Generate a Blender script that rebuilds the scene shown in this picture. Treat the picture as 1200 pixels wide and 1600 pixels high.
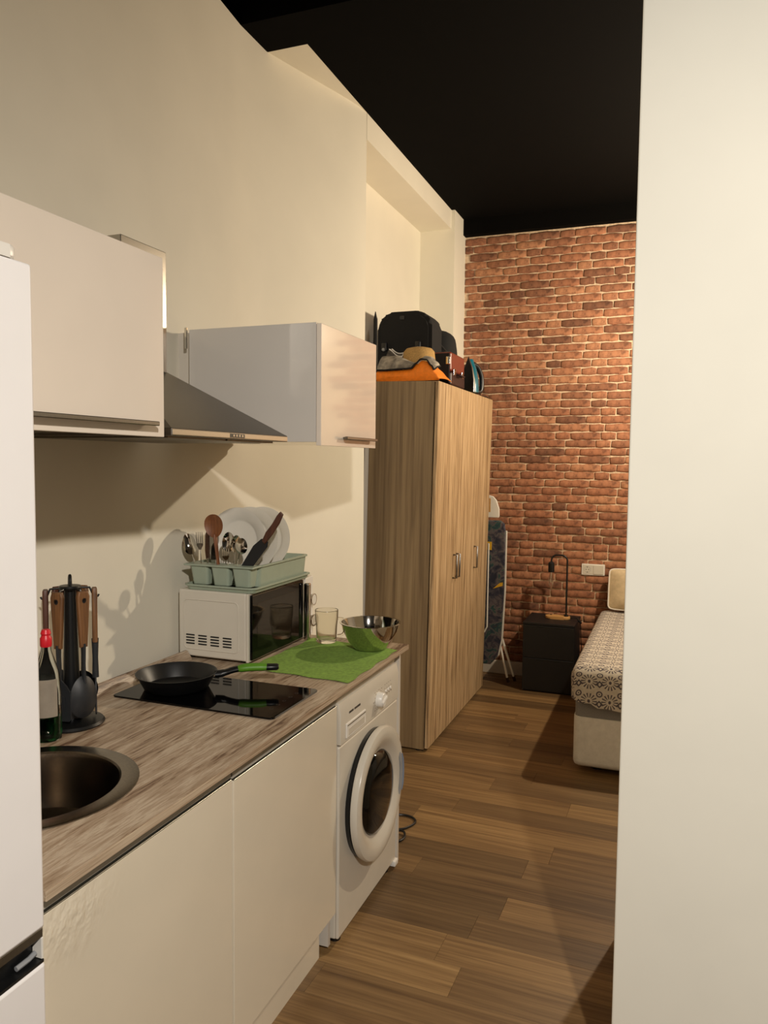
import bpy, bmesh, math, random
from mathutils import Vector, Matrix, noise

for o in list(bpy.data.objects):
    bpy.data.objects.remove(o, do_unlink=True)
SC = bpy.context.scene
COL = SC.collection
PI = math.pi
random.seed(7)

# ------------------------------------------------------------------ camera
cam_d = bpy.data.cameras.new('camera')
cam_d.sensor_fit = 'VERTICAL'
cam_d.sensor_height = 24.0
cam_d.lens = 24.0 * 1190 / 1600
cam_d.clip_start = 0.05
cam = bpy.data.objects.new('camera', cam_d)
COL.objects.link(cam)
# columns: right, up, backwards
cam.matrix_world = Matrix(((0.93527, -0.032572, 0.352434, 0.0),
                           (0.353796, 0.058051, -0.933519, 0.0),
                           (0.009947, 0.997782, 0.065817, 1.63),
                           (0, 0, 0, 1)))
SC.camera = cam

# ------------------------------------------------------------------ world, lamps, exposure
wd = bpy.data.worlds.new('world')
SC.world = wd
wd.use_nodes = True
wd.node_tree.nodes['Background'].inputs[0].default_value = (0.9, 0.85, 0.8, 1)
wd.node_tree.nodes['Background'].inputs[1].default_value = 0.02


def lamp(name, loc, watts, col, rad, aim=None, cone=None):
    d = bpy.data.lights.new(name, 'SPOT' if aim else 'POINT')
    d.energy = watts
    d.color = col
    d.shadow_soft_size = rad
    o = bpy.data.objects.new(name, d)
    o.location = loc
    if aim:
        d.spot_size = math.radians(cone)
        d.spot_blend = 1.0
        o.rotation_euler = (Vector(aim) - Vector(loc)).to_track_quat('-Z', 'Y').to_euler()
    COL.objects.link(o)
    return o


lamp('bedroom_ceiling_lamp', (0.37, 4.65, 2.48), 150, (1.0, 0.84, 0.62), 0.03)
lamp('hall_spot_lamp', (0.80, -0.66, 2.78), 352, (1.0, 0.93, 0.84), 0.05, (-0.02, 1.90, 0.95), 104)

SC.view_settings.view_transform = 'Standard'
SC.view_settings.look = 'None'
SC.view_settings.gamma = 1.0
SC.view_settings.use_curve_mapping = False
SC.view_settings.exposure = 0.0


# ------------------------------------------------------------------ materials
def lin(c):
    return tuple(((v / 255) / 12.92 if v / 255 <= 0.04045 else ((v / 255 + 0.055) / 1.055) ** 2.4) for v in c[:3]) + (1,)


class X:
    """a node socket that can be computed with"""
    nt = None

    def __init__(s, k):
        s.k = k

    @staticmethod
    def op(o, a, b=None, c=None):
        n = X.nt.nodes.new('ShaderNodeMath')
        n.operation = o
        for i, v in enumerate((a, b, c)):
            if v is None:
                continue
            if isinstance(v, X):
                X.nt.links.new(v.k, n.inputs[i])
            else:
                n.inputs[i].default_value = v
        return X(n.outputs[0])

    def __add__(a, b): return X.op('ADD', a, b)
    def __sub__(a, b): return X.op('SUBTRACT', a, b)
    def __rsub__(a, b): return X.op('SUBTRACT', b, a)
    def __mul__(a, b): return X.op('MULTIPLY', a, b)
    def __truediv__(a, b): return X.op('DIVIDE', a, b)
    def lt(a, b): return X.op('LESS_THAN', a, b)
    def gt(a, b): return X.op('GREATER_THAN', a, b)
    def fr(a): return X.op('FRACT', a)
    def ab(a): return X.op('ABSOLUTE', a)
    def mx(a, b): return X.op('MAXIMUM', a, b)


def new_mat(name):
    m = bpy.data.materials.new(name)
    m.use_nodes = True
    return m, m.node_tree, m.node_tree.nodes['Principled BSDF']


def setp(p, **k):
    names = dict(rough='Roughness', metal='Metallic', spec='Specular IOR Level', trans='Transmission Weight', ior='IOR',
                 coat='Coat Weight', coatr='Coat Roughness', sheen='Sheen Weight', aniso='Anisotropic', alpha='Alpha')
    for a, v in k.items():
        p.inputs[names[a]].default_value = v


def node(nt, t, **k):
    n = nt.nodes.new(t)
    for a, v in k.items():
        if a in n.inputs.keys() if hasattr(n.inputs, 'keys') else False:
            n.inputs[a].default_value = v
        else:
            setattr(n, a, v)
    return n


def coords(nt, scale=(1, 1, 1), kind='Object', rot=(0, 0, 0)):
    t = nt.nodes.new('ShaderNodeTexCoord')
    mp = nt.nodes.new('ShaderNodeMapping')
    mp.inputs['Scale'].default_value = scale
    mp.inputs['Rotation'].default_value = rot
    nt.links.new(t.outputs[kind], mp.inputs['Vector'])
    return mp.outputs[0]


def noise_n(nt, vec, scale=5, detail=4, rough=0.55, dist=0.0):
    n = nt.nodes.new('ShaderNodeTexNoise')
    n.inputs['Scale'].default_value = scale
    n.inputs['Detail'].default_value = detail
    n.inputs['Roughness'].default_value = rough
    n.inputs['Distortion'].default_value = dist
    if vec is not None:
        nt.links.new(vec, n.inputs['Vector'])
    return n.outputs['Fac']


def ramp(nt, fac, stops, interp='LINEAR'):
    r = nt.nodes.new('ShaderNodeValToRGB')
    r.color_ramp.interpolation = interp
    el = r.color_ramp.elements
    while len(el) < len(stops):
        el.new(0.5)
    for e, (p, c) in zip(el, stops):
        e.position = p
        e.color = lin(c)
    nt.links.new(fac, r.inputs[0])
    return r.outputs[0]


def mix(nt, fac, a, b, mode='MIX'):
    n = nt.nodes.new('ShaderNodeMix')
    n.data_type = 'RGBA'
    n.blend_type = mode
    for i, v in ((0, fac), (6, a), (7, b)):
        if hasattr(v, 'is_linked') or isinstance(v, bpy.types.NodeSocket):
            nt.links.new(v, n.inputs[i])
        else:
            n.inputs[i].default_value = v
    return n.outputs[2]


def bump(nt, p, height, strength=0.3, dist=0.002):
    b = nt.nodes.new('ShaderNodeBump')
    b.inputs['Strength'].default_value = strength
    b.inputs['Distance'].default_value = dist
    nt.links.new(height, b.inputs['Height'])
    nt.links.new(b.outputs[0], p.inputs['Normal'])


def plain(name, c, rough=0.5, var=0.04, grain=60, bmp=0.0, **k):
    """one colour with a faint procedural mottling"""
    m, nt, p = new_mat(name)
    f = noise_n(nt, coords(nt), grain, 3)
    lo = tuple(v * (1 - var) for v in c)
    hi = tuple(min(255, v * (1 + var)) for v in c)
    nt.links.new(ramp(nt, f, [(0.3, lo), (0.7, hi)]), p.inputs['Base Color'])
    setp(p, rough=rough, **k)
    if bmp:
        bump(nt, p, noise_n(nt, coords(nt), grain * 3, 3), bmp, 0.001)
    return m


MAT = {}
MAT['wall'] = plain('wall_paint', (228, 222, 206), 0.85, 0.012, 3, 0.06)
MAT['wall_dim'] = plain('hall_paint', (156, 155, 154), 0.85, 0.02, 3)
MAT['wall_pale'] = plain('partition_paint', (238, 235, 222), 0.8, 0.01, 3, 0.05)
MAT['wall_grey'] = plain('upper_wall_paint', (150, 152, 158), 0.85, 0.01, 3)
MAT['black_ceiling'] = plain('black_ceiling_paint', (8, 7, 6), 0.9, 0.05, 2, spec=0.06)
MAT['white_gloss'] = plain('white_gloss_laminate', (232, 220, 206), 0.12, 0.01, 4, 0, coat=0.5, coatr=0.05)
MAT['cream_gloss'] = plain('cream_gloss_laminate', (226, 216, 196), 0.16, 0.01, 4, 0, coat=0.4, coatr=0.06)
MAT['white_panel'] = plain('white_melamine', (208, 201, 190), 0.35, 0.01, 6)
MAT['fridge'] = plain('fridge_enamel', (243, 240, 240), 0.3, 0.006, 8, 0.02)
MAT['white_side_shaded'] = plain('white_gloss_side_shaded', (212, 207, 200), 0.07, 0.005, 4, 0, coat=0.3, coatr=0.04)  # the doors' white toned down: shade on the cabinet side is in the colour
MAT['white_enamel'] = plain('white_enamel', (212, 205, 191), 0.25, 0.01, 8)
MAT['white_plastic'] = plain('white_plastic', (232, 228, 220), 0.35, 0.01, 20)
MAT['grey_plastic'] = plain('grey_plastic', (150, 152, 155), 0.4, 0.02, 20)
MAT['blue_plastic'] = plain('blue_grey_plastic', (126, 136, 152), 0.4, 0.02, 20)
MAT['black_plastic'] = plain('black_plastic', (15, 16, 17), 0.38, 0.05, 40)
MAT['black_matt'] = plain('black_matt', (20, 20, 22), 0.6, 0.06, 40, 0.1)
MAT['black_laminate'] = plain('black_laminate', (17, 18, 20), 0.5, 0.05, 20)
MAT['black_fabric'] = plain('black_fabric', (15, 15, 16), 0.9, 0.2, 200, 0.3)
MAT['black_glass'] = plain('black_glass', (5, 5, 6), 0.05, 0.05, 10, 0, spec=0.3)
MAT['pan_coat'] = plain('pan_coating', (15, 15, 16), 0.38, 0.15, 400, 0.1)
MAT['silicone'] = plain('grey_silicone', (36, 38, 41), 0.5, 0.05, 60)
MAT['green_rubber'] = plain('green_rubber', (88, 140, 32), 0.45, 0.04, 60)
MAT['green_cloth'] = plain('green_cloth', (124, 158, 66), 0.95, 0.1, 90, 0.4)
MAT['sage'] = plain('sage_plastic', (158, 170, 152), 0.35, 0.02, 20)
MAT['china'] = plain('white_china', (228, 224, 214), 0.12, 0.01, 20, 0, coat=0.5)
MAT['red_plastic'] = plain('red_plastic', (214, 28, 44), 0.35, 0.03, 30)
MAT['orange_cloth'] = plain('orange_cloth', (240, 128, 20), 0.7, 0.06, 40, 0.25)
MAT['straw'] = plain('tan_felt', (176, 140, 84), 0.9, 0.1, 150, 0.3)
MAT['maroon'] = plain('maroon_leather', (112, 48, 34), 0.35, 0.1, 120, 0.2)
MAT['dark_maroon'] = plain('dark_maroon_leather', (44, 22, 22), 0.4, 0.1, 120, 0.2)
MAT['teal'] = plain('teal_plastic', (22, 92, 108), 0.2, 0.04, 30)
MAT['pillow'] = plain('beige_cotton', (196, 176, 142), 0.9, 0.05, 30, 0.25)
MAT['white_cloth'] = plain('white_cotton', (226, 220, 210), 0.9, 0.03, 60, 0.2)
MAT['bed_leather'] = plain('white_leatherette', (222, 220, 214), 0.55, 0.03, 40, 0.1)
MAT['bed_grey'] = plain('grey_fabric', (132, 130, 128), 0.8, 0.05, 200, 0.2)
MAT['yellow'] = plain('yellow_cloth', (206, 160, 36), 0.8, 0.05, 60)
MAT['mortar'] = plain('mortar', (204, 180, 152), 0.95, 0.12, 60, 0.3)
MAT['dark_gap'] = plain('dark_recess', (14, 13, 12), 0.8, 0.05, 20)
MAT['rail_grey'] = plain('grey_rail_paint', (172, 168, 158), 0.4, 0.02, 20)
MAT['print'] = plain('dark_print', (50, 42, 36), 0.6, 0.05, 20)
MAT['print_grey'] = plain('grey_print', (128, 112, 94), 0.6, 0.05, 20)


def metal(name, c, rough, aniso=(1, 1, 1), var=0.06):
    m, nt, p = new_mat(name)
    f = noise_n(nt, coords(nt, aniso), 20, 4)
    nt.links.new(ramp(nt, f, [(0.3, tuple(v * (1 - var) for v in c)), (0.7, c)]), p.inputs['Base Color'])
    setp(p, rough=rough, metal=1.0)
    return m


MAT['steel'] = metal('brushed_steel', (182, 176, 166), 0.28, (3, 3, 60))
MAT['hood_steel'] = metal('hood_steel', (116, 110, 102), 0.36, (60, 3, 3))
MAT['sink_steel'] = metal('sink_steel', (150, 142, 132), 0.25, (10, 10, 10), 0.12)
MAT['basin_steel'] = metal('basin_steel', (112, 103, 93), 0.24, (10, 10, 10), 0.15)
MAT['chrome'] = metal('chrome', (214, 210, 202), 0.07)
MAT['alu'] = metal('aluminium', (170, 168, 160), 0.35, (2, 60, 2))
MAT['dark_alu'] = metal('dark_aluminium', (120, 114, 104), 0.4, (2, 60, 2))
MAT['handle'] = metal('grey_handle', (132, 126, 118), 0.3, (3, 30, 3))


def glass(name, c, rough=0.02, ior=1.45):
    m, nt, p = new_mat(name)
    f = noise_n(nt, coords(nt), 30, 2)
    nt.links.new(ramp(nt, f, [(0.3, tuple(v * 0.99 for v in c)), (0.7, c)]), p.inputs['Base Color'])
    setp(p, rough=rough, trans=1.0, ior=ior)
    return m


MAT['glass'] = glass('clear_glass', (248, 248, 244), 0.04, 1.33)
MAT['mug_glass'] = glass('frosted_mug_glass', (250, 248, 240), 0.16, 1.2)
MAT['pet'] = glass('clear_pet', (225, 228, 222), 0.03, 1.2)
MAT['soap'] = glass('green_soap', (34, 124, 74), 0.02, 1.33)
MAT['door_glass'] = plain('smoked_glass', (14, 13, 11), 0.06, 0.05, 5, 0, spec=0.35)


def wood(name, stops, axis='z', scale=1.0, rough=0.55, fine=0.5, contrast_noise=3.0, rnd=0.0, bm=0.15, per_object=False):
    """streaks that run along one axis"""
    m, nt, p = new_mat(name)
    lo, hi = 1.0 * scale, 26.0 * scale
    sc = {'x': (lo, hi, hi), 'y': (hi, lo, hi), 'z': (hi, hi, lo)}[axis]
    t = nt.nodes.new('ShaderNodeTexCoord')
    mp = nt.nodes.new('ShaderNodeMapping')
    mp.inputs['Scale'].default_value = sc
    src = t.outputs['Object']
    if per_object:
        oi = nt.nodes.new('ShaderNodeObjectInfo')
        vm = nt.nodes.new('ShaderNodeVectorMath')
        vm.operation = 'MULTIPLY_ADD'
        nt.links.new(oi.outputs['Random'], vm.inputs[0])
        vm.inputs[1].default_value = (37, 53, 71)
        nt.links.new(src, vm.inputs[2])
        src = vm.outputs[0]
    nt.links.new(src, mp.inputs['Vector'])
    v = mp.outputs[0]
    f1 = noise_n(nt, v, 1.0, 5, 0.6, 0.6)
    sc2 = tuple(s * (4 if s > 2 * scale else 2.5) for s in sc)
    mp2 = nt.nodes.new('ShaderNodeMapping')
    mp2.inputs['Scale'].default_value = sc2
    nt.links.new(src, mp2.inputs['Vector'])
    f2 = noise_n(nt, mp2.outputs[0], 1.0, 4, 0.6)
    X.nt = nt
    f = X(f1) * (1 - fine) + X(f2) * fine
    c = ramp(nt, f.k, stops)
    if per_object:
        oi2 = nt.nodes.new('ShaderNodeObjectInfo')
        wn = nt.nodes.new('ShaderNodeTexWhiteNoise')
        wn.noise_dimensions = '1D'
        nt.links.new(oi2.outputs['Random'], wn.inputs['W'])
        tint = ramp(nt, wn.outputs['Value'], [(0.0, (170, 156, 136)), (0.3, (200, 184, 162)), (0.62, (216, 198, 172)), (0.8, (230, 212, 184)), (1.0, (255, 238, 208))])
        c = mix(nt, 1.0, c, tint, 'MULTIPLY')
    nt.links.new(c, p.inputs['Base Color'])
    setp(p, rough=rough)
    if bm:
        bump(nt, p, f.k, bm, 0.001)
    return m


MAT['oak_side_shaded'] = wood('oak_laminate_side_shaded', [(0.34, (88, 70, 47)), (0.45, (120, 99, 71)), (0.55, (140, 118, 86)), (0.68, (158, 137, 104))], 'z', 0.55, 0.5, 0.35)  # same oak as the doors, with the side's shade put into the colour
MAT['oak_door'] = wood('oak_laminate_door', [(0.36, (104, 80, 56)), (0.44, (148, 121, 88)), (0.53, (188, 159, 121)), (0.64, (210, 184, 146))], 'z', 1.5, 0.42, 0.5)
MAT['floor'] = wood('oak_floor_board', [(0.24, (74, 56, 38)), (0.42, (124, 102, 74)), (0.56, (152, 130, 98)), (0.76, (182, 160, 126))], 'x', 0.9, 0.5, 0.5, per_object=True, bm=0.08)
MAT['handle_wood'] = wood('acacia_wood', [(0.34, (76, 48, 28)), (0.52, (120, 82, 48)), (0.68, (144, 102, 64))], 'z', 3.0, 0.5, 0.4)
MAT['dark_handle_wood'] = wood('dark_acacia_wood', [(0.3, (62, 34, 24)), (0.6, (88, 50, 34)), (0.8, (104, 62, 42))], 'z', 3.0, 0.5, 0.4)
MAT['spoon_wood'] = wood('spoon_wood', [(0.34, (98, 56, 30)), (0.52, (128, 78, 44)), (0.68, (142, 90, 54))], 'z', 2.0, 0.5, 0.4)
MAT['lamp_wood'] = wood('pine_wood', [(0.3, (176, 128, 74)), (0.6, (204, 158, 100)), (0.8, (212, 170, 112))], 'x', 2.0, 0.5, 0.4)


def worktop_mat():
    m, nt, p = new_mat('driftwood_worktop')
    f1 = noise_n(nt, coords(nt, (11, 1.5, 11), rot=(0, 0, 0.07)), 1.0, 6, 0.62, 1.6)
    f2 = noise_n(nt, coords(nt, (130, 9, 130), rot=(0, 0, 0.07)), 1.0, 5, 0.7, 0.6)
    X.nt = nt
    f = X(f1) * 0.5 + X(f2) * 0.5
    c = ramp(nt, f.k, [(0.36, (74, 52, 38)), (0.42, (118, 92, 72)), (0.465, (158, 136, 112)), (0.53, (176, 156, 134)), (0.59, (200, 184, 162)), (0.66, (146, 122, 98))])
    nt.links.new(c, p.inputs['Base Color'])
    setp(p, rough=0.42)
    return m


MAT['worktop'] = worktop_mat()
MAT['worktop_edge'] = wood('driftwood_edge', [(0.36, (132, 106, 84)), (0.48, (172, 150, 126)), (0.6, (198, 180, 156))], 'y', 2.0, 0.4, 0.5, bm=0)


def brick_mat():
    m, nt, p = new_mat('red_brick')
    oi = nt.nodes.new('ShaderNodeObjectInfo')
    ge = nt.nodes.new('ShaderNodeNewGeometry')
    X.nt = nt
    r = (X(oi.outputs['Random']) * 7.31 + X(ge.outputs['Random Per Island']) * 3.77).fr()
    base = ramp(nt, r.k, [(0.0, (126, 86, 66)), (0.15, (154, 106, 80)), (0.5, (174, 118, 88)), (0.8, (182, 128, 96)), (1.0, (192, 140, 106))])
    f = noise_n(nt, coords(nt, (1, 1, 1)), 28, 6, 0.65)
    shade = ramp(nt, f, [(0.3, (150, 140, 136)), (0.55, (235, 228, 222)), (0.75, (255, 250, 244))])
    nt.links.new(mix(nt, 1.0, base, shade, 'MULTIPLY'), p.inputs['Base Color'])
    setp(p, rough=0.85)
    bump(nt, p, noise_n(nt, coords(nt), 90, 5), 0.5, 0.003)
    return m


MAT['brick'] = brick_mat()


def cover_mat():
    """bedspread print: suns, rings and diamonds on pale cotton"""
    m, nt, p = new_mat('printed_bedspread')
    t = nt.nodes.new('ShaderNodeTexCoord')
    s = nt.nodes.new('ShaderNodeSeparateXYZ')
    nt.links.new(t.outputs['UV'], s.inputs[0])
    X.nt = nt
    P = 0.105
    u, v = X(s.outputs[0]), X(s.outputs[1])

    def cell(du, dv):
        return ((u / P + du).fr() - 0.5), ((v / P + dv).fr() - 0.5)
    a, b = cell(0.0, 0.0)
    r = X.op('SQRT', a * a + b * b)
    th = X.op('ARCTAN2', b, a)
    rays = X.op('COSINE', th * 14.0).gt(0.25) * r.gt(0.17) * r.lt(0.40)
    core = X.op('SQRT', a * a * 1.6 + b * b).lt(0.085)
    a2, b2 = cell(0.5, 0.62)
    r2 = X.op('SQRT', a2 * a2 + b2 * b2)
    ring = (r2 - 0.125).ab().lt(0.032).mx(r2.lt(0.035))
    a3, b3 = cell(0.5, 0.12)
    d3 = a3.ab() + b3.ab()
    dia = d3.lt(0.19) * (X.op('SQRT', a3 * a3 * 2.0 + b3 * b3).gt(0.08))
    f = rays.mx(core).mx(ring).mx(dia)
    cloth = ramp(nt, noise_n(nt, coords(nt), 60, 4), [(0.3, (186, 176, 162)), (0.7, (204, 196, 184))])
    c = mix(nt, f.k, cloth, lin((82, 76, 84)))
    nt.links.new(c, p.inputs['Base Color'])
    setp(p, rough=0.9)
    bump(nt, p, noise_n(nt, coords(nt), 18, 4), 0.35, 0.01)
    return m


MAT['cover'] = cover_mat()


def floral_mat():
    m, nt, p = new_mat('floral_cotton')
    f = noise_n(nt, coords(nt, (1, 1, 1)), 13, 5, 0.6, 0.8)
    c = ramp(nt, f, [(0.28, (22, 25, 34)), (0.40, (36, 40, 58)), (0.47, (66, 62, 72)), (0.53, (96, 88, 90)), (0.58, (34, 72, 70)), (0.66, (42, 46, 66)), (0.75, (78, 76, 44))])
    nt.links.new(c, p.inputs['Base Color'])
    setp(p, rough=0.9)
    return m


MAT['floral'] = floral_mat()


def stripe_mat():
    """grey towel, woven in broad bands"""
    m, nt, p = new_mat('grey_towel')
    f = noise_n(nt, coords(nt, (9, 3, 9)), 2.0, 3, 0.6)
    nt.links.new(ramp(nt, f, [(0.38, (112, 104, 94)), (0.5, (146, 138, 126)), (0.62, (178, 168, 152))]), p.inputs['Base Color'])
    setp(p, rough=0.95)
    bump(nt, p, noise_n(nt, coords(nt), 140, 3), 0.4, 0.003)
    return m


MAT['towel'] = stripe_mat()
MAT['towel_dark'] = plain('dark_grey_towel', (84, 78, 72), 0.95, 0.2, 40, 0.4)


def blister_mat():
    """cream laminate, swollen by damp below the sink"""
    m, nt, p = new_mat('cream_gloss_blistered')
    f = noise_n(nt, coords(nt), 4, 3)
    nt.links.new(ramp(nt, f, [(0.3, (224, 214, 194)), (0.7, (228, 218, 198))]), p.inputs['Base Color'])
    setp(p, rough=0.16, coat=0.4, coatr=0.06)
    t = nt.nodes.new('ShaderNodeTexCoord')
    s = nt.nodes.new('ShaderNodeSeparateXYZ')
    nt.links.new(t.outputs['Object'], s.inputs[0])
    X.nt = nt
    dy = (X(s.outputs[1]) + 0.24) / 0.10
    dz = (X(s.outputs[2]) - 0.79) / 0.06
    w = X.op('EXPONENT', (dy * dy + dz * dz) * -1.0)
    n = noise_n(nt, coords(nt, (1, 26, 20), rot=(0.7, 0, 0)), 1.6, 2)
    bump(nt, p, (w * X(n)).k, 0.8, 0.008)
    return m


MAT['blister'] = blister_mat()


# ------------------------------------------------------------------ mesh building
class B:
    def __init__(s):
        s.bm = bmesh.new()

    def _xf(s, vs, mtx):
        if mtx is not None:
            for v in vs:
                v.co = mtx @ v.co

    def box(s, x0, x1, y0, y1, z0, z1, bev=0.0, seg=2, mtx=None, only=None):
        bm = s.bm
        c = [(x0, y0, z0), (x1, y0, z0), (x1, y1, z0), (x0, y1, z0), (x0, y0, z1), (x1, y0, z1), (x1, y1, z1), (x0, y1, z1)]
        v = [bm.verts.new(p) for p in c]
        fs = [bm.faces.new([v[i] for i in q]) for q in ((3, 2, 1, 0), (4, 5, 6, 7), (0, 1, 5, 4), (1, 2, 6, 5), (2, 3, 7, 6), (3, 0, 4, 7))]
        new = set(v)
        if bev > 0:
            es = list({e for f in fs for e in f.edges})
            if only:
                es = [e for e in es if only(*(w.co.copy() for w in e.verts))]
            r = bmesh.ops.bevel(bm, geom=es, offset=bev, offset_type='OFFSET', segments=seg, profile=0.5, affect='EDGES', clamp_overlap=True)
            new = {w for w in new if w.is_valid} | {w for w in r['verts'] if w.is_valid}
        s._xf(new, mtx)
        return s

    def lathe(s, prof, c=(0, 0, 0), n=32, mtx=None, sx=1.0, sy=1.0):
        bm = s.bm
        rings, new = [], []
        for r, z in prof:
            if r < 1e-6:
                ring = [bm.verts.new((c[0], c[1], c[2] + z))]
            else:
                ring = [bm.verts.new((c[0] + sx * r * math.cos(2 * PI * i / n), c[1] + sy * r * math.sin(2 * PI * i / n), c[2] + z)) for i in range(n)]
            rings.append(ring)
            new += ring
        for a, b in zip(rings, rings[1:]):
            for i in range(n):
                j = (i + 1) % n
                if len(a) == 1 and len(b) == 1:
                    break
                if len(a) == 1:
                    bm.faces.new((a[0], b[j], b[i]))
                elif len(b) == 1:
                    bm.faces.new((a[i], a[j], b[0]))
                else:
                    bm.faces.new((a[i], a[j], b[j], b[i]))
        s._xf(new, mtx)
        return s

    def tube(s, pts, r, n=10, closed=False, flat=None, mtx=None):
        """flat=(fx, fy): squash of the section along its two frame axes"""
        bm = s.bm
        pts = [Vector(p) for p in pts]
        m = len(pts)
        rr = r if isinstance(r, (list, tuple)) else [r] * m
        up = None
        rings, new = [], []
        for i, p in enumerate(pts):
            if closed:
                d = pts[(i + 1) % m] - pts[i - 1]
            else:
                d = pts[min(i + 1, m - 1)] - pts[max(i - 1, 0)]
            d.normalize()
            if up is None:
                up = Vector((0, 0, 1)) if abs(d.z) < 0.9 else Vector((1, 0, 0))
            a = d.cross(up)
            a.normalize()
            b = a.cross(d)
            up = b
            fx, fy = flat or (1, 1)
            ring = [bm.verts.new(p + (a * math.cos(2 * PI * k / n) * fx + b * math.sin(2 * PI * k / n) * fy) * rr[i]) for k in range(n)]
            rings.append(ring)
            new += ring
        pairs = list(zip(rings, rings[1:])) + ([(rings[-1], rings[0])] if closed else [])
        for a, b in pairs:
            for k in range(n):
                bm.faces.new((a[k], a[(k + 1) % n], b[(k + 1) % n], b[k]))
        if not closed:
            bm.faces.new(list(reversed(rings[0])))
            bm.faces.new(rings[-1])
        s._xf(new, mtx)
        return s

    def prism(s, poly, vec, bev=0.0, seg=2, mtx=None):
        """poly: 3D outline, extruded by vec"""
        bm = s.bm
        vec = Vector(vec)
        a = [bm.verts.new(p) for p in poly]
        b = [bm.verts.new(Vector(p) + vec) for p in poly]
        n = len(a)
        fs = [bm.faces.new(a), bm.faces.new(list(reversed(b)))]
        for i in range(n):
            fs.append(bm.faces.new((a[(i + 1) % n], a[i], b[i], b[(i + 1) % n])))
        new = set(a + b)
        if bev > 0:
            es = list({e for f in fs[:2] for e in f.edges})
            r = bmesh.ops.bevel(bm, geom=es, offset=bev, offset_type='OFFSET', segments=seg, profile=0.5, affect='EDGES', clamp_overlap=True)
            new = {w for w in new if w.is_valid} | {w for w in r['verts'] if w.is_valid}
        s._xf(new, mtx)
        return s

    def grid(s, fn, nu, nv, wrap_u=False, mtx=None, thick=None):
        bm = s.bm
        vs = [[bm.verts.new(fn(i / nu, j / nv)) for j in range(nv + 1)] for i in range(nu if wrap_u else nu + 1)]
        k = len(vs)
        for i in range(nu):
            for j in range(nv):
                bm.faces.new((vs[i][j], vs[(i + 1) % k][j], vs[(i + 1) % k][j + 1], vs[i][j + 1]))
        new = [v for r in vs for v in r]
        if thick:
            t = Vector(thick)
            low = [[bm.verts.new(v.co + t) for v in r] for r in vs]
            for i in range(nu):
                for j in range(nv):
                    bm.faces.new((low[i][j], low[i][j + 1], low[i + 1][j + 1], low[i + 1][j]))
            for i in range(nu):
                for j in (0, nv):
                    q = (vs[i][j], vs[i + 1][j], low[i + 1][j], low[i][j])
                    bm.faces.new(q if j else tuple(reversed(q)))
            for j in range(nv):
                for i in (0, nu):
                    q = (vs[i][j], vs[i][j + 1], low[i][j + 1], low[i][j])
                    bm.faces.new(q if not i else tuple(reversed(q)))
            new += [v for r in low for v in r]
        s._xf(new, mtx)
        return s

    def ball(s, c, r, n=16, mtx=None):
        prof = [(math.sin(PI * i / (n // 2)), -math.cos(PI * i / (n // 2))) for i in range(n // 2 + 1)]
        sx, sy, sz = r if isinstance(r, tuple) else (r, r, r)
        return s.lathe([(p, z * sz) for p, z in prof], c, n, mtx, sx, sy)


def soften(bm, smooth):
    """smooth shading, sharp at hard edges and where a big flat face meets its narrow bevel"""
    bm.normal_update()
    for f in bm.faces:
        f.smooth = True
    lim = math.radians(smooth)
    for e in bm.edges:
        if len(e.link_faces) == 2:
            a = e.calc_face_angle(0.0)
            p, q = e.link_faces[0].calc_area(), e.link_faces[1].calc_area()
            e.smooth = not (a > lim or (a > 0.09 and max(p, q) > 9 * min(p, q)))


def build(name, b, m, parent=None, at=None, smooth=40, uv=None):
    bm = b.bm
    bmesh.ops.recalc_face_normals(bm, faces=bm.faces)
    org = Vector(at) if at is not None else (ROOT_LOC.get(parent.name, Vector((0, 0, 0))) if parent else Vector((0, 0, 0)))
    if uv:
        L = bm.loops.layers.uv.new('UVMap')
        bm.normal_update()
        for f in bm.faces:
            for l in f.loops:
                l[L].uv = uv(l.vert.co, f.normal)
    for v in bm.verts:
        v.co -= org
    soften(bm, smooth)
    me = bpy.data.meshes.new(name)
    bm.to_mesh(me)
    bm.free()
    me.materials.append(MAT[m] if isinstance(m, str) else m)
    o = bpy.data.objects.new(name, me)
    COL.objects.link(o)
    if parent:
        o.parent = parent
    if parent is None or at is not None:
        o.location = org if parent is None else org - ROOT_LOC.get(parent.name, Vector((0, 0, 0)))
    ROOT_LOC[o.name] = org
    return o


ROOT_LOC = {}


def thing(name, label, cat, loc, group=None):
    o = bpy.data.objects.new(name, None)
    o.empty_display_size = 0.05
    COL.objects.link(o)
    o.location = loc
    o['label'] = label
    o['category'] = cat
    if group:
        o['group'] = group
    ROOT_LOC[o.name] = Vector(loc)
    return o


def tag(o, label, cat, group=None):
    o['label'] = label
    o['category'] = cat
    if group:
        o['group'] = group
    return o


def struct(name, b, m, parent=None):
    o = build(name, b, m, parent)
    if parent is None:
        o['kind'] = 'structure'
    return o


def arc(c, r, a0, a1, n, ax=0, ay=1):
    """points of an arc in the plane of the axes ax, ay"""
    out = []
    for i in range(n + 1):
        a = a0 + (a1 - a0) * i / n
        p = list(c)
        p[ax] += r * math.cos(a)
        p[ay] += r * math.sin(a)
        out.append(tuple(p))
    return out


def roundrect(x0, x1, y0, y1, r, n=5):
    pts = []
    for cx, cy, a in ((x1 - r, y1 - r, 0), (x0 + r, y1 - r, PI / 2), (x0 + r, y0 + r, PI), (x1 - r, y0 + r, 1.5 * PI)):
        for i in range(n + 1):
            t = a + PI / 2 * i / n
            pts.append((cx + r * math.cos(t), cy + r * math.sin(t)))
    return pts


# ------------------------------------------------------------------ the setting
XW, ZC = -1.763, 3.46
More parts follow.
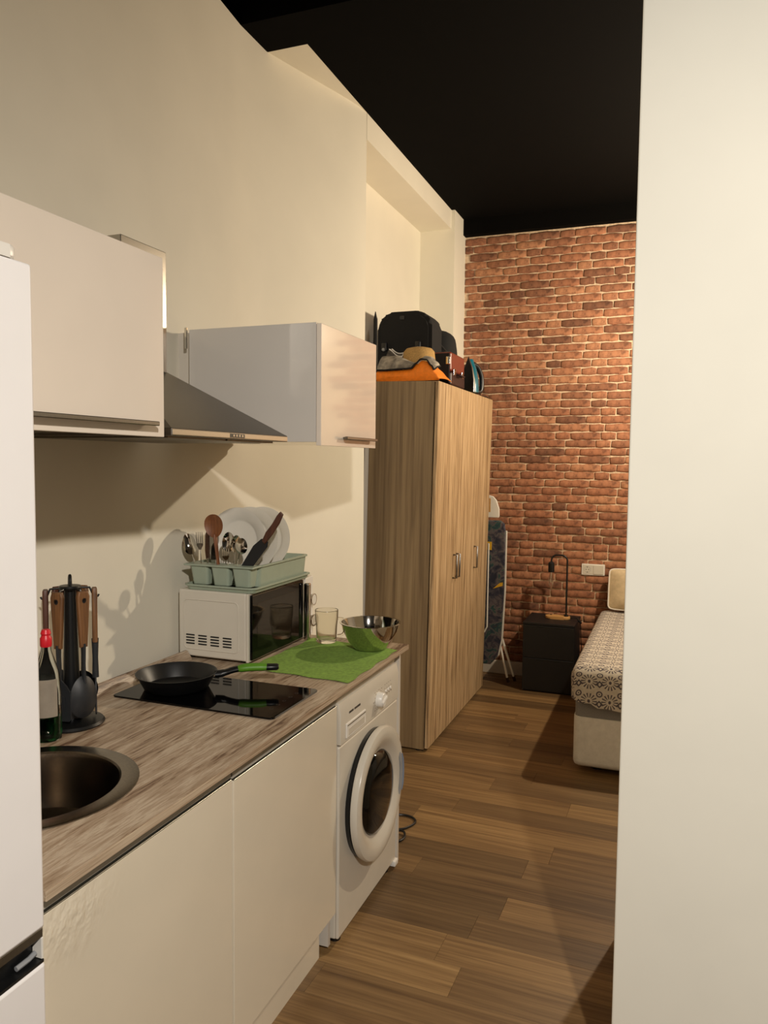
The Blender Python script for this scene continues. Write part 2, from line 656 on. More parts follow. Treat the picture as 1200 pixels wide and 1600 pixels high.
# kitchen wall: bends slightly away behind the cabinets, then comes forward to its end at the wardrobe niche
plan = [(-1.655, -2.5), (-1.655, 1.75), (XW, 2.9), (XW, 3.12), (-1.60, 3.65), (-1.575, 3.75), (-1.565, 3.83), (-1.85, 3.83), (-2.2, 3.83), (-2.2, -2.5)]
struct('wall_left', B().prism([(x, y, 0) for x, y in plan], (0, 0, ZC)), 'wall')
struct('wall_upper', B().box(-2.3, -2.2, -2.5, 2.9, 0, 4.4), 'wall_grey')
# niche: back, header beam, far column
struct('wall_niche', B().box(-2.2, -1.80, 3.83, 5.47, 0, ZC), 'wall')
nb = B()
nb.box(-2.2, -1.563, 3.128, 3.83, ZC, ZC + 0.3)
nb.box(-1.80, -1.563, 3.83, 5.47, 3.325, ZC)
struct('trim_1', nb, 'wall')
struct('trim_2', B().box(-2.2, -1.537, 5.47, 5.80, 0, ZC + 0.1), 'wall')
# black ceiling slab and the black cornice above the brick
cb = B()
cb.box(-1.563, 2.6, 2.9, 5.95, ZC, 4.4)
cb.box(-2.2, -1.563, 2.9, 3.128, ZC, 4.4)
struct('ceiling', cb, 'black_ceiling')
struct('trim_3', B().box(-1.537, 2.6, 5.71, 5.80, 3.345, ZC), 'black_ceiling')
struct('ceiling_hall', B().box(-2.3, 2.6, -2.6, 2.9, 4.4, 4.5), 'black_ceiling')
# partition block on the right, with the bedroom behind it
struct('wall_partition', B().box(-0.1, 2.6, 1.95, 2.78, 0, 4.4, 0.004, 2), 'wall_pale')
struct('wall_right', B().box(2.6, 2.7, -2.6, 5.95, 0, 4.4), 'wall_dim')
struct('wall_front', B().box(-2.3, 2.7, -2.7, -2.5, 0, 4.4), 'wall_dim')

# brick wall
brickwall = struct('wall_back', B().box(-1.537, 2.6, 5.78, 5.95, 0, ZC), 'mortar')
BR_H, BR_P = 0.0532, 0.0588


def brick_mesh(length, seed):
    rnd = random.Random(seed)
    b = B()
    bm = b.bm
    h = BR_H
    n = 5 if length > 0.15 else 3
    d = 0.0110
    # outline, slightly wavy, of the front face and of the base
    def outline(inset, y, jit):
        pts = []
        for i in range(n + 1):
            x = inset + (length - 2 * inset) * i / n
            pts.append([x, -h / 2 + inset])
        for i in range(n, -1, -1):
            x = inset + (length - 2 * inset) * i / n
            pts.append([x, h / 2 - inset])
        out = []
        for (x, z) in pts:
            k = (x * 91.7 + z * 57.3)
            x += jit * (rnd.random() - 0.5)
            z += jit * (rnd.random() - 0.5)
            if (x < 0.012 or x > length - 0.012):
                z *= 0.86
            out.append((x, y, z))
        return out
    st = rnd.getstate()
    base = outline(0.0, 0.0, 0.006)
    rnd.setstate(st)
    mid = outline(0.0015, -d * 0.65, 0.006)
    rnd.setstate(st)
    top = outline(0.0065, -d, 0.006)
    rings = [[bm.verts.new(p) for p in r] for r in (base, mid, top)]
    k = len(base)
    for a, c in zip(rings, rings[1:]):
        for i in range(k):
            bm.faces.new((a[i], a[(i + 1) % k], c[(i + 1) % k], c[i]))
    t = rings[-1]
    for i in range(n):
        bm.faces.new((t[i], t[i + 1], t[k - 2 - i], t[k - 1 - i]))
    bmesh.ops.recalc_face_normals(bm, faces=bm.faces)
    me = bpy.data.meshes.new('brick')
    bm.to_mesh(me)
    bm.free()
    me.materials.append(MAT['brick'])
    for p in me.polygons:
        p.use_smooth = True
    me.set_sharp_from_angle(angle=math.radians(50))
    return me


LONG, SHORT = 0.2115, 0.102
variants = {LONG: [brick_mesh(LONG, s) for s in range(7)], SHORT: [brick_mesh(SHORT, 50 + s) for s in range(5)]}
rb = random.Random(11)
placed = []
row = 0
z = 0.10 + BR_P / 2
while z < 3.36:
    x = -1.545 - rb.random() * 0.2
    runlen = rb.choice((1, 2, 2, 3))
    while x < 0.45:
        if runlen > 0:
            ln = LONG
            runlen -= 1
        else:
            ln = SHORT
            runlen = rb.choice((1, 2, 2, 2, 3))
        if x > -1.537 - 0.0 and x + ln < 0.45:
            placed.append((x, z + (rb.random() - 0.5) * 0.004, ln))
        elif x + ln > -1.50 and x < -1.4:
            w = x + ln - (-1.535)
            placed.append((-1.535, z, w))
        x += ln + 0.0065
    z += BR_P
    row += 1


def visible(p):
    x, zz, ln = p
    # what the wardrobe, nightstand, bed and partition hide
    px = x + ln / 2
    if px > -0.29 or px < -1.50:
        return False
    if zz < 2.15 and px < -1.22:
        return False
    if zz < 0.5 and px > -0.97:
        return False
    return True


cand = sorted([p for p in placed if visible(p) and p[2] in (LONG, SHORT)], key=lambda p: -(p[2] + rb.random() * 0.02))
single = cand[:300]
ss = set(single)
for (x, zz, ln) in single:
    o = bpy.data.objects.new('brick', rb.choice(variants[ln]))
    COL.objects.link(o)
    o.parent = brickwall
    o.location = (x, 5.7805, zz)
jb = bmesh.new()
for p in placed:
    if p in ss:
        continue
    x, zz, ln = p
    src = rb.choice(variants[LONG if ln > 0.15 else SHORT])
    k0 = len(jb.verts)
    jb.from_mesh(src)
    jb.verts.ensure_lookup_table()
    sx = ln / (LONG if ln > 0.15 else SHORT)
    for v in jb.verts[k0:]:
        v.co = Vector((v.co.x * sx + x, v.co.y + 5.7805, v.co.z + zz))
me = bpy.data.meshes.new('brickwork')
jb.to_mesh(me)
jb.free()
me.materials.append(MAT['brick'])
o = bpy.data.objects.new('brickwork', me)
COL.objects.link(o)
o.parent = brickwall
o['kind'] = 'stuff'
struct('baseboard_back', B().box(-1.537, 2.6, 5.755, 5.782, 0, 0.10, 0.003, 1), 'white_panel')

# floor: a slab under separate oak boards
floor = struct('floor', B().box(-2.2, 2.6, -2.5, 5.95, -0.10, -0.0061), 'dark_gap')
BW, BL = 0.15, 1.22
bmeshes = []
for k in range(1):
    b = B()
    b.box(0.0002, BL - 0.0002, 0.0002, BW - 0.0002, -0.006, 0, 0.0005, 1)
    me = bpy.data.meshes.new('floor_board')
    b.bm.to_mesh(me)
    b.bm.free()
    me.materials.append(MAT['floor'])
    bmeshes.append(me)
rf = random.Random(5)
known = {0: -0.68, 2: -0.53, 5: -0.42, 6: -1.07, 10: -0.62}   # joints the photograph shows, row by row from y = 2.305
ang = math.radians(-1.4)
for r in range(-24, 24):
    y = 2.305 + r * BW
    x = known.get(r, -3.2 + rf.random() * BL)
    while x > -2.2:
        x -= BL
    while x < 2.6:
        cx, cy = x, y - math.tan(-ang) * (x + 0.6)
        if cy < 5.75 and cy > -2.5:
            o = bpy.data.objects.new('floor_board', bmeshes[0])
            COL.objects.link(o)
            o.parent = floor
            o.location = (cx, cy, 0)
            o.rotation_euler = (0, 0, ang)
        x += BL


# ------------------------------------------------------------------ fridge (foreground, left)
fr = thing('fridge', 'tall white fridge freezer cut off by the left edge beside the worktop', 'fridge', (-1.25, 0.65, 0))
build('body', B().box(-1.60, -1.02, 0.36, 0.945, 0.03, 1.925, 0.006), 'fridge', fr)
build('feet_plinth', B().box(-1.55, -1.04, 0.38, 0.93, 0.0, 0.03), 'black_plastic', fr)
d = B()
d.box(-1.015, -0.96, 0.355, 0.953, 0.845, 1.937, 0.006, 3)
build('upper_door', d, 'fridge', fr)
d = B()
d.box(-1.015, -0.96, 0.355, 0.953, 0.05, 0.785, 0.006, 3)
build('lower_door', d, 'fridge', fr)
gp = B()
gp.box(-1.015, -0.984, 0.36, 0.948, 0.785, 0.845)
gp.box(-0.984, -0.962, 0.36, 0.9500, 0.7855, 0.7905)
gr = build('grip_recess', gp, 'black_plastic', fr)
build('grip_trim', B().box(-0.993, -0.963, 0.36, 0.951, 0.828, 0.846, 0.002, 1), 'dark_alu', gr)
build('grip_end', B().box(-0.984, -0.963, 0.9465, 0.951, 0.791, 0.828, 0.001, 1), 'white_plastic', gr)
build('grip_bar', B().tube([(-0.976, 0.905, 0.797), (-0.974, 0.93, 0.799), (-0.974, 0.943, 0.802)], 0.0045, 8), 'grey_plastic', gr)
hc = B()
hc.prism([(-1.05 + x, y, 1.937) for x, y in roundrect(0.02, 0.09, 0.72, 0.93, 0.02)], (0, 0, 0.020), 0.004)
build('hinge_cap', hc, 'white_plastic', fr)

# ------------------------------------------------------------------ wall cabinets
def wall_cabinet(name, label, y0, y1, z0, z1, xf, back, hy0, hy1, mat, hz):
    t = thing(name, label, 'cabinet', (-1.4, (y0 + y1) / 2, z0))
    b = B()
    b.box(back, xf, y0 + 0.001, y0 + 0.018, z0 + 0.012, z1 - 0.002, 0.001, 1)
    b.box(back, xf, y1 - 0.018, y1 - 0.001, z0 + 0.012, z1 - 0.002, 0.001, 1)
    b.box(back, xf, y0 + 0.018, y1 - 0.018, z0 + 0.012, z0 + 0.03)
    b.box(back, xf, y0 + 0.018, y1 - 0.018, z1 - 0.02, z1 - 0.002)
    b.box(back, back + 0.01, y0 + 0.018, y1 - 0.018, z0 + 0.03, z1 - 0.02)
    build('carcass', b, 'white_side_shaded', t)
    d = build('door', B().box(xf + 0.002, xf + 0.02, y0, y1, z0, z1 - 0.006, 0.0015, 2), mat, t)
    h = B()
    x = xf + 0.02
    h.box(x + 0.014, x + 0.026, hy0, hy1, hz - 0.005, hz + 0.005, 0.0015, 1)
    h.box(x, x + 0.015, hy0 + 0.02, hy0 + 0.03, hz - 0.004, hz + 0.004)
    h.box(x, x + 0.015, hy1 - 0.03, hy1 - 0.02, hz - 0.004, hz + 0.004)
    build('handle', h, 'handle', d)
    return t


wall_cabinet('wall_cabinet', 'white wall cabinet with long bar handle above the fridge side, left of cooker hood',
             0.965, 1.513, 1.683, 2.106, -1.150, -1.645, 1.00, 1.463, 'white_gloss', 1.712)
c2 = wall_cabinet('wall_cabinet', 'glossy white wall cabinet at right of cooker hood, in front of wardrobe',
                  2.353, 2.862, 1.683, 2.100, -1.140, -1.648, 2.52, 2.82, 'white_gloss', 1.714)
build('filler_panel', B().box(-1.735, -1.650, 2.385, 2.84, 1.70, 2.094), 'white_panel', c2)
build('hanging_bracket', B().box(-1.662, -1.652, 2.345, 2.352, 2.03, 2.105, 0.001, 1), 'chrome', c2)

# ------------------------------------------------------------------ cooker hood
hd = thing('cooker_hood', 'stainless steel chimney cooker hood between the two white wall cabinets', 'cooker hood', (-1.4, 1.85, 1.688))
build('visor', B().box(-1.655, -1.137, 1.55, 2.144, 1.689, 1.707, 0.001, 1), 'hood_steel', hd)
tr = B()
tr.box(-1.139, -1.1355, 1.552, 2.142, 1.691, 1.7045, 0.0005, 1)
build('front_trim', tr, 'steel', hd)
P0 = [(-1.137, 1.55, 1.707), (-1.137, 2.144, 1.707), (-1.655, 2.144, 1.707), (-1.655, 1.55, 1.707)]
P1 = [(-1.45, 1.752, 1.895), (-1.45, 1.958, 1.895), (-1.655, 1.958, 1.895), (-1.655, 1.752, 1.895)]
b = B()
va = [b.bm.verts.new(p) for p in P0]
vb = [b.bm.verts.new(p) for p in P1]
for i in range(4):
    b.bm.faces.new((va[i], va[(i + 1) % 4], vb[(i + 1) % 4], vb[i]))
b.bm.faces.new(va)
b.bm.faces.new(vb)
build('canopy', b, 'hood_steel', hd)
ch = B()
ch.box(-1.655, -1.45, 1.755, 1.957, 1.893, 2.253, 0.002, 2)
build('chimney', ch, 'steel', hd)
ct = B()
ct.box(-1.1365, -1.1345, 1.81, 1.885, 1.6925, 1.703, 0.0004, 1)
cp = build('control_strip', ct, 'black_plastic', hd)
for k in range(4):
    build('button', B().box(-1.1348, -1.1335, 1.822 + k * 0.015, 1.831 + k * 0.015, 1.695, 1.701, 0.0003, 1), 'steel', cp)
fl = B()
for k in range(2):
    fl.box(-1.60, -1.17, 1.58 + k * 0.27, 1.84 + k * 0.27, 1.684, 1.690)
build('grease_filter', fl, 'dark_alu', hd)
build('lamp_cover', B().lathe([(0, -0.004), (0.03, -0.004), (0.033, 0)], (-1.22, 2.06, 1.686), 20), 'white_plastic', hd)

# ------------------------------------------------------------------ worktop
wt = thing('worktop', 'slim worktop with grey-brown driftwood pattern over the base cabinets', 'worktop', (-1.3, 1.9, 0.88))
WX0, WX1, WY0, WY1, WZ0, WZ1 = -1.645, -0.970, 0.962, 2.858, 0.881, 0.900
SX, SY, SR = -1.32, 1.27, 0.2355
b = B()
# slab with a round hole for the sink
hole = 0.212
angs = sorted(set([2 * PI * i / 48 for i in range(48)] + [math.atan2(sy - SY, sx - SX) % (2 * PI) for sx in (WX0, WX1) for sy in (1.0, 1.54)]))
ring_i, ring_o = [], []
for a in angs:
    cx, sy = math.cos(a), math.sin(a)
    ts = []
    if abs(cx) > 1e-6:
        ts.append(((WX1 if cx > 0 else WX0) - SX) / cx)
    if abs(sy) > 1e-6:
        ts.append(((1.54 if sy > 0 else 1.0) - SY) / sy)
    t = min(ts)
    ring_i.append((SX + hole * cx, SY + hole * sy))
    ring_o.append((SX + t * cx, SY + t * sy))
n = len(angs)
vi = [[b.bm.verts.new((x, y, zz)) for x, y in ring_i] for zz in (WZ0, WZ1)]
vo = [[b.bm.verts.new((x, y, zz)) for x, y in ring_o] for zz in (WZ0, WZ1)]
for i in range(n):
    j = (i + 1) % n
    b.bm.faces.new((vi[1][i], vo[1][i], vo[1][j], vi[1][j]))
    b.bm.faces.new((vi[0][j], vo[0][j], vo[0][i], vi[0][i]))
    b.bm.faces.new((vi[0][i], vi[1][i], vi[1][j], vi[0][j]))
    b.bm.faces.new((vo[0][j], vo[1][j], vo[1][i], vo[0][i]))
b.box(WX0, WX1, WY0, 1.0, WZ0, WZ1)
b.box(WX0, WX1, 1.54, WY1, WZ0, WZ1)
build('slab', b, 'worktop', wt)
fe = B()
fe.box(-0.9702, -0.9665, WY0, WY1, WZ0 - 0.0005, WZ1 - 0.0006, 0.0016, 2)
build('front_edge', fe, 'worktop_edge', wt)
up = B()
up.prism([(-1.652, WY0, 0.9002), (-1.625, WY0, 0.9002), (-1.627, WY0, 0.908), (-1.646, WY0, 0.932), (-1.652, WY0, 0.932)], (0, 2.326 - WY0, 0))
build('wall_upstand', up, 'worktop', wt)

# sink
sk = thing('sink', 'round stainless steel inset sink in the worktop beside the fridge', 'sink', (SX, SY, 0.90))
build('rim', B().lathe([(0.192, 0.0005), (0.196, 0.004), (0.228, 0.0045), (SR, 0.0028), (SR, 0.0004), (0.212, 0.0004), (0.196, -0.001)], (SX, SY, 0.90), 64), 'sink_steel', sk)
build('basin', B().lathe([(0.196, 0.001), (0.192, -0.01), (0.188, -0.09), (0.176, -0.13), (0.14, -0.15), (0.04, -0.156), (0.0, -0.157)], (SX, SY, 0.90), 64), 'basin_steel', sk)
build('drain', B().lathe([(0.042, -0.154), (0.040, -0.152), (0.025, -0.153), (0.0, -0.154)], (SX, SY, 0.90), 24), 'chrome', sk)

# ------------------------------------------------------------------ base cabinets
def base_cabinet(label, y0, y1, dz, mat, rail):
    t = thing('base_cabinet', label, 'cabinet', (-1.3, (y0 + y1) / 2, 0.0))
    b = B()
    b.box(-1.60, -1.018, y0 + 0.001, y0 + 0.017, 0.12, 0.872)
    b.box(-1.60, -1.018, y1 - 0.017, y1 - 0.001, 0.02, 0.872)
    b.box(-1.60, -1.018, y0 + 0.017, y1 - 0.017, 0.12, 0.136)
    b.box(-1.60, -1.59, y0 + 0.017, y1 - 0.017, 0.136, 0.872)
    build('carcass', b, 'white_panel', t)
    build('door', B().box(-1.016, -0.997, y0 + 0.002, y1 - 0.003, 0.134, dz, 0.0018, 2), mat, t)
    build('grip_rail', B().box(-1.05, -1.001, y0 + 0.001, y1 - 0.001, dz + 0.006, 0.880), rail, t)
    e = B()
    e.box(-1.018, -0.9965, y0 + 0.004, y1 - 0.005, dz - 0.0005, dz + 0.0025, 0.0006, 1)
    build('edge_profile', e, 'alu', t)
    build('plinth', B().box(-1.05, -1.035, y0, y1 - 0.05, 0.0, 0.12), mat if mat != 'blister' else 'cream_gloss', t)
    return t


base_cabinet('cream gloss base cabinet under the sink, its door blistered near the fridge', 0.965, 1.594, 0.838, 'blister', 'rail_grey')
base_cabinet('cream gloss base cabinet under the hob, directly left of washing machine', 1.598, 2.228, 0.832, 'cream_gloss', 'rail_grey')
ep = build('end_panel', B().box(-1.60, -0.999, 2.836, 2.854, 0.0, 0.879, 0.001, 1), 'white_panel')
tag(ep, 'white side panel closing the worktop at right of the washing machine', 'panel')

# ------------------------------------------------------------------ washing machine
wm = thing('washing_machine', 'white front-loading washing machine under the end of the worktop', 'washing machine', (-1.25, 2.52, 0))
WA, WB, WF = 2.242, 2.806, -0.995
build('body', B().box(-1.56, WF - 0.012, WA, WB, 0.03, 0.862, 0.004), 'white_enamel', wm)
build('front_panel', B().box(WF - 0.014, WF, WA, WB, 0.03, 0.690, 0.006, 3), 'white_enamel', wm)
cpn = B()
cpn.prism([(WF - 0.014, WA, 0.696), (WF + 0.004, WA, 0.696), (WF + 0.004, WA, 0.800), (WF - 0.004, WA, 0.835), (WF - 0.014, WA, 0.836)], (0, WB - WA, 0), 0.003, 2)
cpo = build('control_panel', cpn, 'white_enamel', wm)
XP = WF + 0.004
dr = build('detergent_drawer', B().box(XP - 0.001, XP + 0.004, 2.285, 2.455, 0.706, 0.756, 0.002, 2), 'white_plastic', cpo)
build('drawer_grip', B().box(XP + 0.0035, XP + 0.0045, 2.30, 2.44, 0.712, 0.736, 0.0004, 1), 'white_enamel', dr)
build('grip_shadow', B().box(XP + 0.0036, XP + 0.0050, 2.292, 2.45, 0.746, 0.750, 0.0004, 1), 'dark_alu', dr)
pr = B()
xs = 2.312
for wdt in (0.005, 0.009, 0.008, 0.008, None, 0.008, 0.009, 0.007, 0.009, 0.009):
    if wdt is None:
        xs += 0.006
        continue
    pr.box(XP, XP + 0.0006, xs, xs + wdt, 0.783, 0.7905)
    xs += wdt + 0.0025
build('brand_print', pr, 'print', cpo)
MK = Matrix.Translation((XP, 2.585, 0.752)) @ Matrix.Rotation(PI / 2, 4, 'Y')
kn = build('programme_knob', B().lathe([(0, 0.024), (0.023, 0.024), (0.026, 0.021), (0.028, 0.0)], (0, 0, 0), 28, MK), 'white_plastic', cpo)
build('pointer_ridge', B().box(-0.006, 0.006, -0.024, 0.024, 0.023, 0.030, 0.003, 2, MK @ Matrix.Rotation(0.35, 4, 'Z')), 'white_plastic', kn)
tk = B()
for k in range(16):
    a = 2 * PI * k / 16
    for rr_, ln in ((0.036, 0.004), (0.047, 0.006)):
        m4 = Matrix.Translation((XP, 2.585 + rr_ * math.cos(a), 0.752 + rr_ * math.sin(a)))
        if rr_ > 0.04 and (k % 2 or abs(math.sin(a)) > 0.95):
            continue
        tk.box(0, 0.0005, -ln / 2, ln / 2, -0.0012, 0.0012, mtx=m4)
build('dial_marks', tk, 'print_grey', cpo)
ic = B()
for k in range(4):
    ic.box(XP, XP + 0.0006, 2.650 + k * 0.022, 2.658 + k * 0.022, 0.748, 0.753)
    ic.box(XP, XP + 0.0006, 2.652 + k * 0.022, 2.656 + k * 0.022, 0.771, 0.774)
    ic.box(XP, XP + 0.0006, 2.650 + k * 0.020, 2.655 + k * 0.020, 0.788, 0.790)
build('button_marks', ic, 'print_grey', cpo)
for k in range(3):
    build('button', B().lathe([(0, 0.003), (0.005, 0.003), (0.006, 0)], (0, 0, 0), 14, Matrix.Translation((XP, 2.665 + k * 0.024, 0.762)) @ Matrix.Rotation(PI / 2, 4, 'Y')), 'white_plastic', cpo)
# door: ring on a hinge, dark gasket, smoked bowl
MD = Matrix.Translation((WF, 2.517, 0.434)) @ Matrix.Rotation(PI / 2, 4, 'Y')
build('door_gasket', B().lathe([(0.225, 0.0), (0.229, 0.016), (0.18, 0.02)], (0, 0, 0), 56, MD), 'black_plastic', wm)
drr = build('porthole_door', B().lathe([(0.224, 0.017), (0.232, 0.022), (0.236, 0.036), (0.232, 0.046), (0.218, 0.050), (0.198, 0.0495), (0.184, 0.046), (0.166, 0.036), (0.154, 0.030), (0.146, 0.028)], (0, 0, 0), 72, MD), 'white_enamel', wm)
build('glass_bowl', B().lathe([(0.150, 0.029), (0.143, 0.040), (0.115, 0.050), (0.065, 0.056), (0.0, 0.058)], (0, 0, 0), 56, MD), 'door_glass', drr)
hb = B()
hp = []
for i in range(9):
    a = -0.42 + 0.84 * i / 8
    hp.append(MD @ Vector((-math.sin(a) * 0.203, math.cos(a) * 0.203, 0.050)))
hb.tube(hp, [0.004] + [0.014] * 7 + [0.004], 10, flat=(1.0, 0.28))
build('door_handle', hb, 'grey_plastic', drr)
hb = B()
hp = []
for i in range(7):
    a = -0.34 + 0.68 * i / 6
    hp.append(MD @ Vector((-math.sin(a) * 0.216, math.cos(a) * 0.216, 0.0525)))
hb.tube(hp, [0.002] + [0.0055] * 5 + [0.002], 8)
build('handle_edge', hb, 'blue_plastic', drr)
for yy in (WA + 0.05, WB - 0.05):
    build('foot', B().lathe([(0, 0), (0.02, 0), (0.02, 0.012), (0.012, 0.016), (0.012, 0.032)], (-1.03, yy, 0), 14), 'black_plastic', wm)
    build('foot', B().lathe([(0, 0), (0.02, 0), (0.02, 0.012), (0.012, 0.016), (0.012, 0.032)], (-1.50, yy, 0), 14), 'black_plastic', wm)
build('corner_foot_cap', B().box(-1.02, -0.985, WB - 0.03, WB + 0.006, 0.012, 0.035, 0.004, 2), 'white_plastic', wm)

# power cord on the floor behind the machine
c = B()
pts = [(-1.22, 3.10, 0.02), (-1.14, 3.215, 0.008), (-1.07, 3.225, 0.006), (-1.035, 3.18, 0.006), (-1.06, 3.11, 0.006), (-1.105, 3.07, 0.008), (-1.055, 3.07, 0.013), (-1.035, 3.03, 0.007), (-1.055, 2.985, 0.006), (-1.12, 2.97, 0.006), (-1.20, 2.98, 0.012)]


def smooth_path(pts, k=6, closed=False):
    out = []
    P = [Vector(p) for p in pts]
    n = len(P)
    rng = range(n if closed else n - 1)
    for i in rng:
        if closed:
            a, b_, c_, d_ = P[i - 1], P[i], P[(i + 1) % n], P[(i + 2) % n]
        else:
            a, b_, c_, d_ = P[max(i - 1, 0)], P[i], P[i + 1], P[min(i + 2, n - 1)]
        for j in range(k):
            t = j / k
            out.append(0.5 * ((2 * b_) + (c_ - a) * t + (2 * a - 5 * b_ + 4 * c_ - d_) * t * t + (3 * b_ - a - 3 * c_ + d_) * t ** 3))
    if not closed:
        out.append(P[-1])
    return out


c.tube(smooth_path(pts), 0.005, 8)
tag(build('power_cord', c, 'black_plastic', at=(-1.08, 3.08, 0)), 'black power cord looped on the floor at right of washing machine', 'cord')

# ------------------------------------------------------------------ on the worktop
# hob
hob = thing('hob', 'black glass domino hob set in the worktop under the frying pan', 'hob', (-1.31, 2.007, 0.9))
build('glass_plate', B().prism([(x, y, 0.9003) for x, y in roundrect(-1.590, -1.030, 1.858, 2.155, 0.012)], (0, 0, 0.0055), 0.0012, 1), 'black_glass', hob)
for k in range(5):
    build('touch_mark', B().lathe([(0.0045, 0.0002), (0.006, 0.0002), (0.006, 0.0)], (-1.075, 1.93 + k * 0.04, 0.9059), 14), 'print', hob)

# frying pan
PC = Vector((-1.455, 2.00, 0.9065))
pan = thing('frying_pan', 'black frying pan with green and black handle on the hob', 'frying pan', PC)
build('pan_body', B().lathe([(0, 0.0), (0.092, 0.0), (0.100, 0.004), (0.118, 0.038), (0.125, 0.048), (0.127, 0.050), (0.124, 0.050), (0.116, 0.040), (0.098, 0.007), (0.09, 0.0045), (0, 0.004)], PC, 56), 'pan_coat', pan)
hdv = Vector((0.88, 0.475, 0))
h0 = PC + hdv * 0.120 + Vector((0, 0, 0.040))
stem = [h0, h0 + hdv * 0.025 + Vector((0, 0, 0.002)), h0 + hdv * 0.055 + Vector((0, 0, 0.011)), h0 + hdv * 0.08 + Vector((0, 0, 0.016))]
build('handle_neck', B().tube(smooth_path(stem, 4), [0.017] * 5 + [0.0145] * 8, 12, flat=(1.0, 0.7)), 'black_plastic', pan)
g0 = h0 + hdv * 0.068 + Vector((0, 0, 0.014))
gp_ = [g0, g0 + hdv * 0.03 + Vector((0, 0, 0.004)), g0 + hdv * 0.068 + Vector((0, 0, 0.005)), g0 + hdv * 0.098 + Vector((0, 0, 0.004))]
build('handle_grip', B().tube(smooth_path(gp_, 4), [0.010, 0.014, 0.0165, 0.0175] + [0.0175] * 6 + [0.0165, 0.015, 0.0145], 12, flat=(1.0, 0.74)), 'green_rubber', pan)
t0 = gp_[-1]
build('handle_tip', B().tube([t0 - hdv * 0.006, t0 + hdv * 0.004, t0 + hdv * 0.03, t0 + hdv * 0.036], [0.0145, 0.0155, 0.015, 0.010], 12, flat=(1.0, 0.74)), 'black_plastic', pan)

# microwave
MW = thing('microwave', 'white microwave oven with dark glass door under the dish rack', 'microwave', (-1.54, 2.60, 0.90))
MX0, MX1, MY0, MY1, MZ0, MZ1 = -1.684, -1.400, 2.330, 2.838, 0.912, 1.157
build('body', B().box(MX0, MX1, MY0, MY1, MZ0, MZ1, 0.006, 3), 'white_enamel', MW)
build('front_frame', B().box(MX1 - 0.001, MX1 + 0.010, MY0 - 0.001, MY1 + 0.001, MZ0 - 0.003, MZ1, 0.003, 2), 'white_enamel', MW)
md = build('door', B().box(MX1 + 0.008, MX1 + 0.020, MY0 + 0.010, 2.742, MZ0 + 0.004, MZ1 - 0.006, 0.003, 2), 'black_glass', MW)
build('door_window', B().box(MX1 + 0.0198, MX1 + 0.0206, MY0 + 0.045, 2.665, MZ0 + 0.045, MZ1 - 0.04, 0.0003, 1), 'door_glass', md)
hd_ = B()
hd_.box(MX1 + 0.02, MX1 + 0.044, 2.742, 2.766, MZ0 - 0.008, MZ1 - 0.020, 0.006, 3)
build('handle', hd_, 'chrome', md)
cp_ = build('control_strip', B().box(MX1 + 0.008, MX1 + 0.016, 2.768, MY1, MZ0 + 0.002, MZ1 - 0.004, 0.002, 2), 'white_plastic', MW)
for zz in (1.062, 0.975):
    MKN = Matrix.Translation((MX1 + 0.016, 2.805, zz)) @ Matrix.Rotation(PI / 2, 4, 'Y')
    k_ = build('knob', B().lathe([(0, 0.022), (0.020, 0.022), (0.022, 0.020), (0.024, 0.0)], (0, 0, 0), 28, MKN), 'white_plastic', cp_)
    build('knob_ring', B().lathe([(0.0205, 0.0225), (0.0245, 0.0225), (0.0255, 0.016), (0.0235, 0.012)], (0, 0, 0), 28, MKN), 'chrome', k_)
sd = B()
rr = roundrect(-1.660, -1.432, 0.940, 1.122, 0.016, 4)
ring = [(x, MY0 - 0.0003, zz) for x, zz in rr]
sd.tube(ring, 0.0022, 6, closed=True)
build('side_emboss', sd, 'white_enamel', MW)
vt = B()
for k in range(4):
    for r in range(4):
        x0 = -1.652 + k * 0.052
        z0 = 0.957 + r * 0.0105 - k * 0.0004
        vt.prism([(x, MY0 - 0.0012, zz) for x, zz in roundrect(x0, x0 + 0.037, z0, z0 + 0.0050, 0.0024, 3)], (0, 0.003, 0))
build('air_vents', vt, 'dark_gap', MW)
for xx in (MX0 + 0.03, MX1 - 0.03):
    for yy in (MY0 + 0.04, MY1 - 0.04):
        build('foot', B().lathe([(0, 0), (0.012, 0), (0.014, 0.013), (0, 0.013)], (xx, yy, 0.9003), 14), 'black_plastic', MW)

# dish rack
RZ = MZ1 + 0.001
dk = thing('dish_rack', 'sage green plastic dish rack on top of the microwave', 'dish rack', (-1.51, 2.55, RZ))


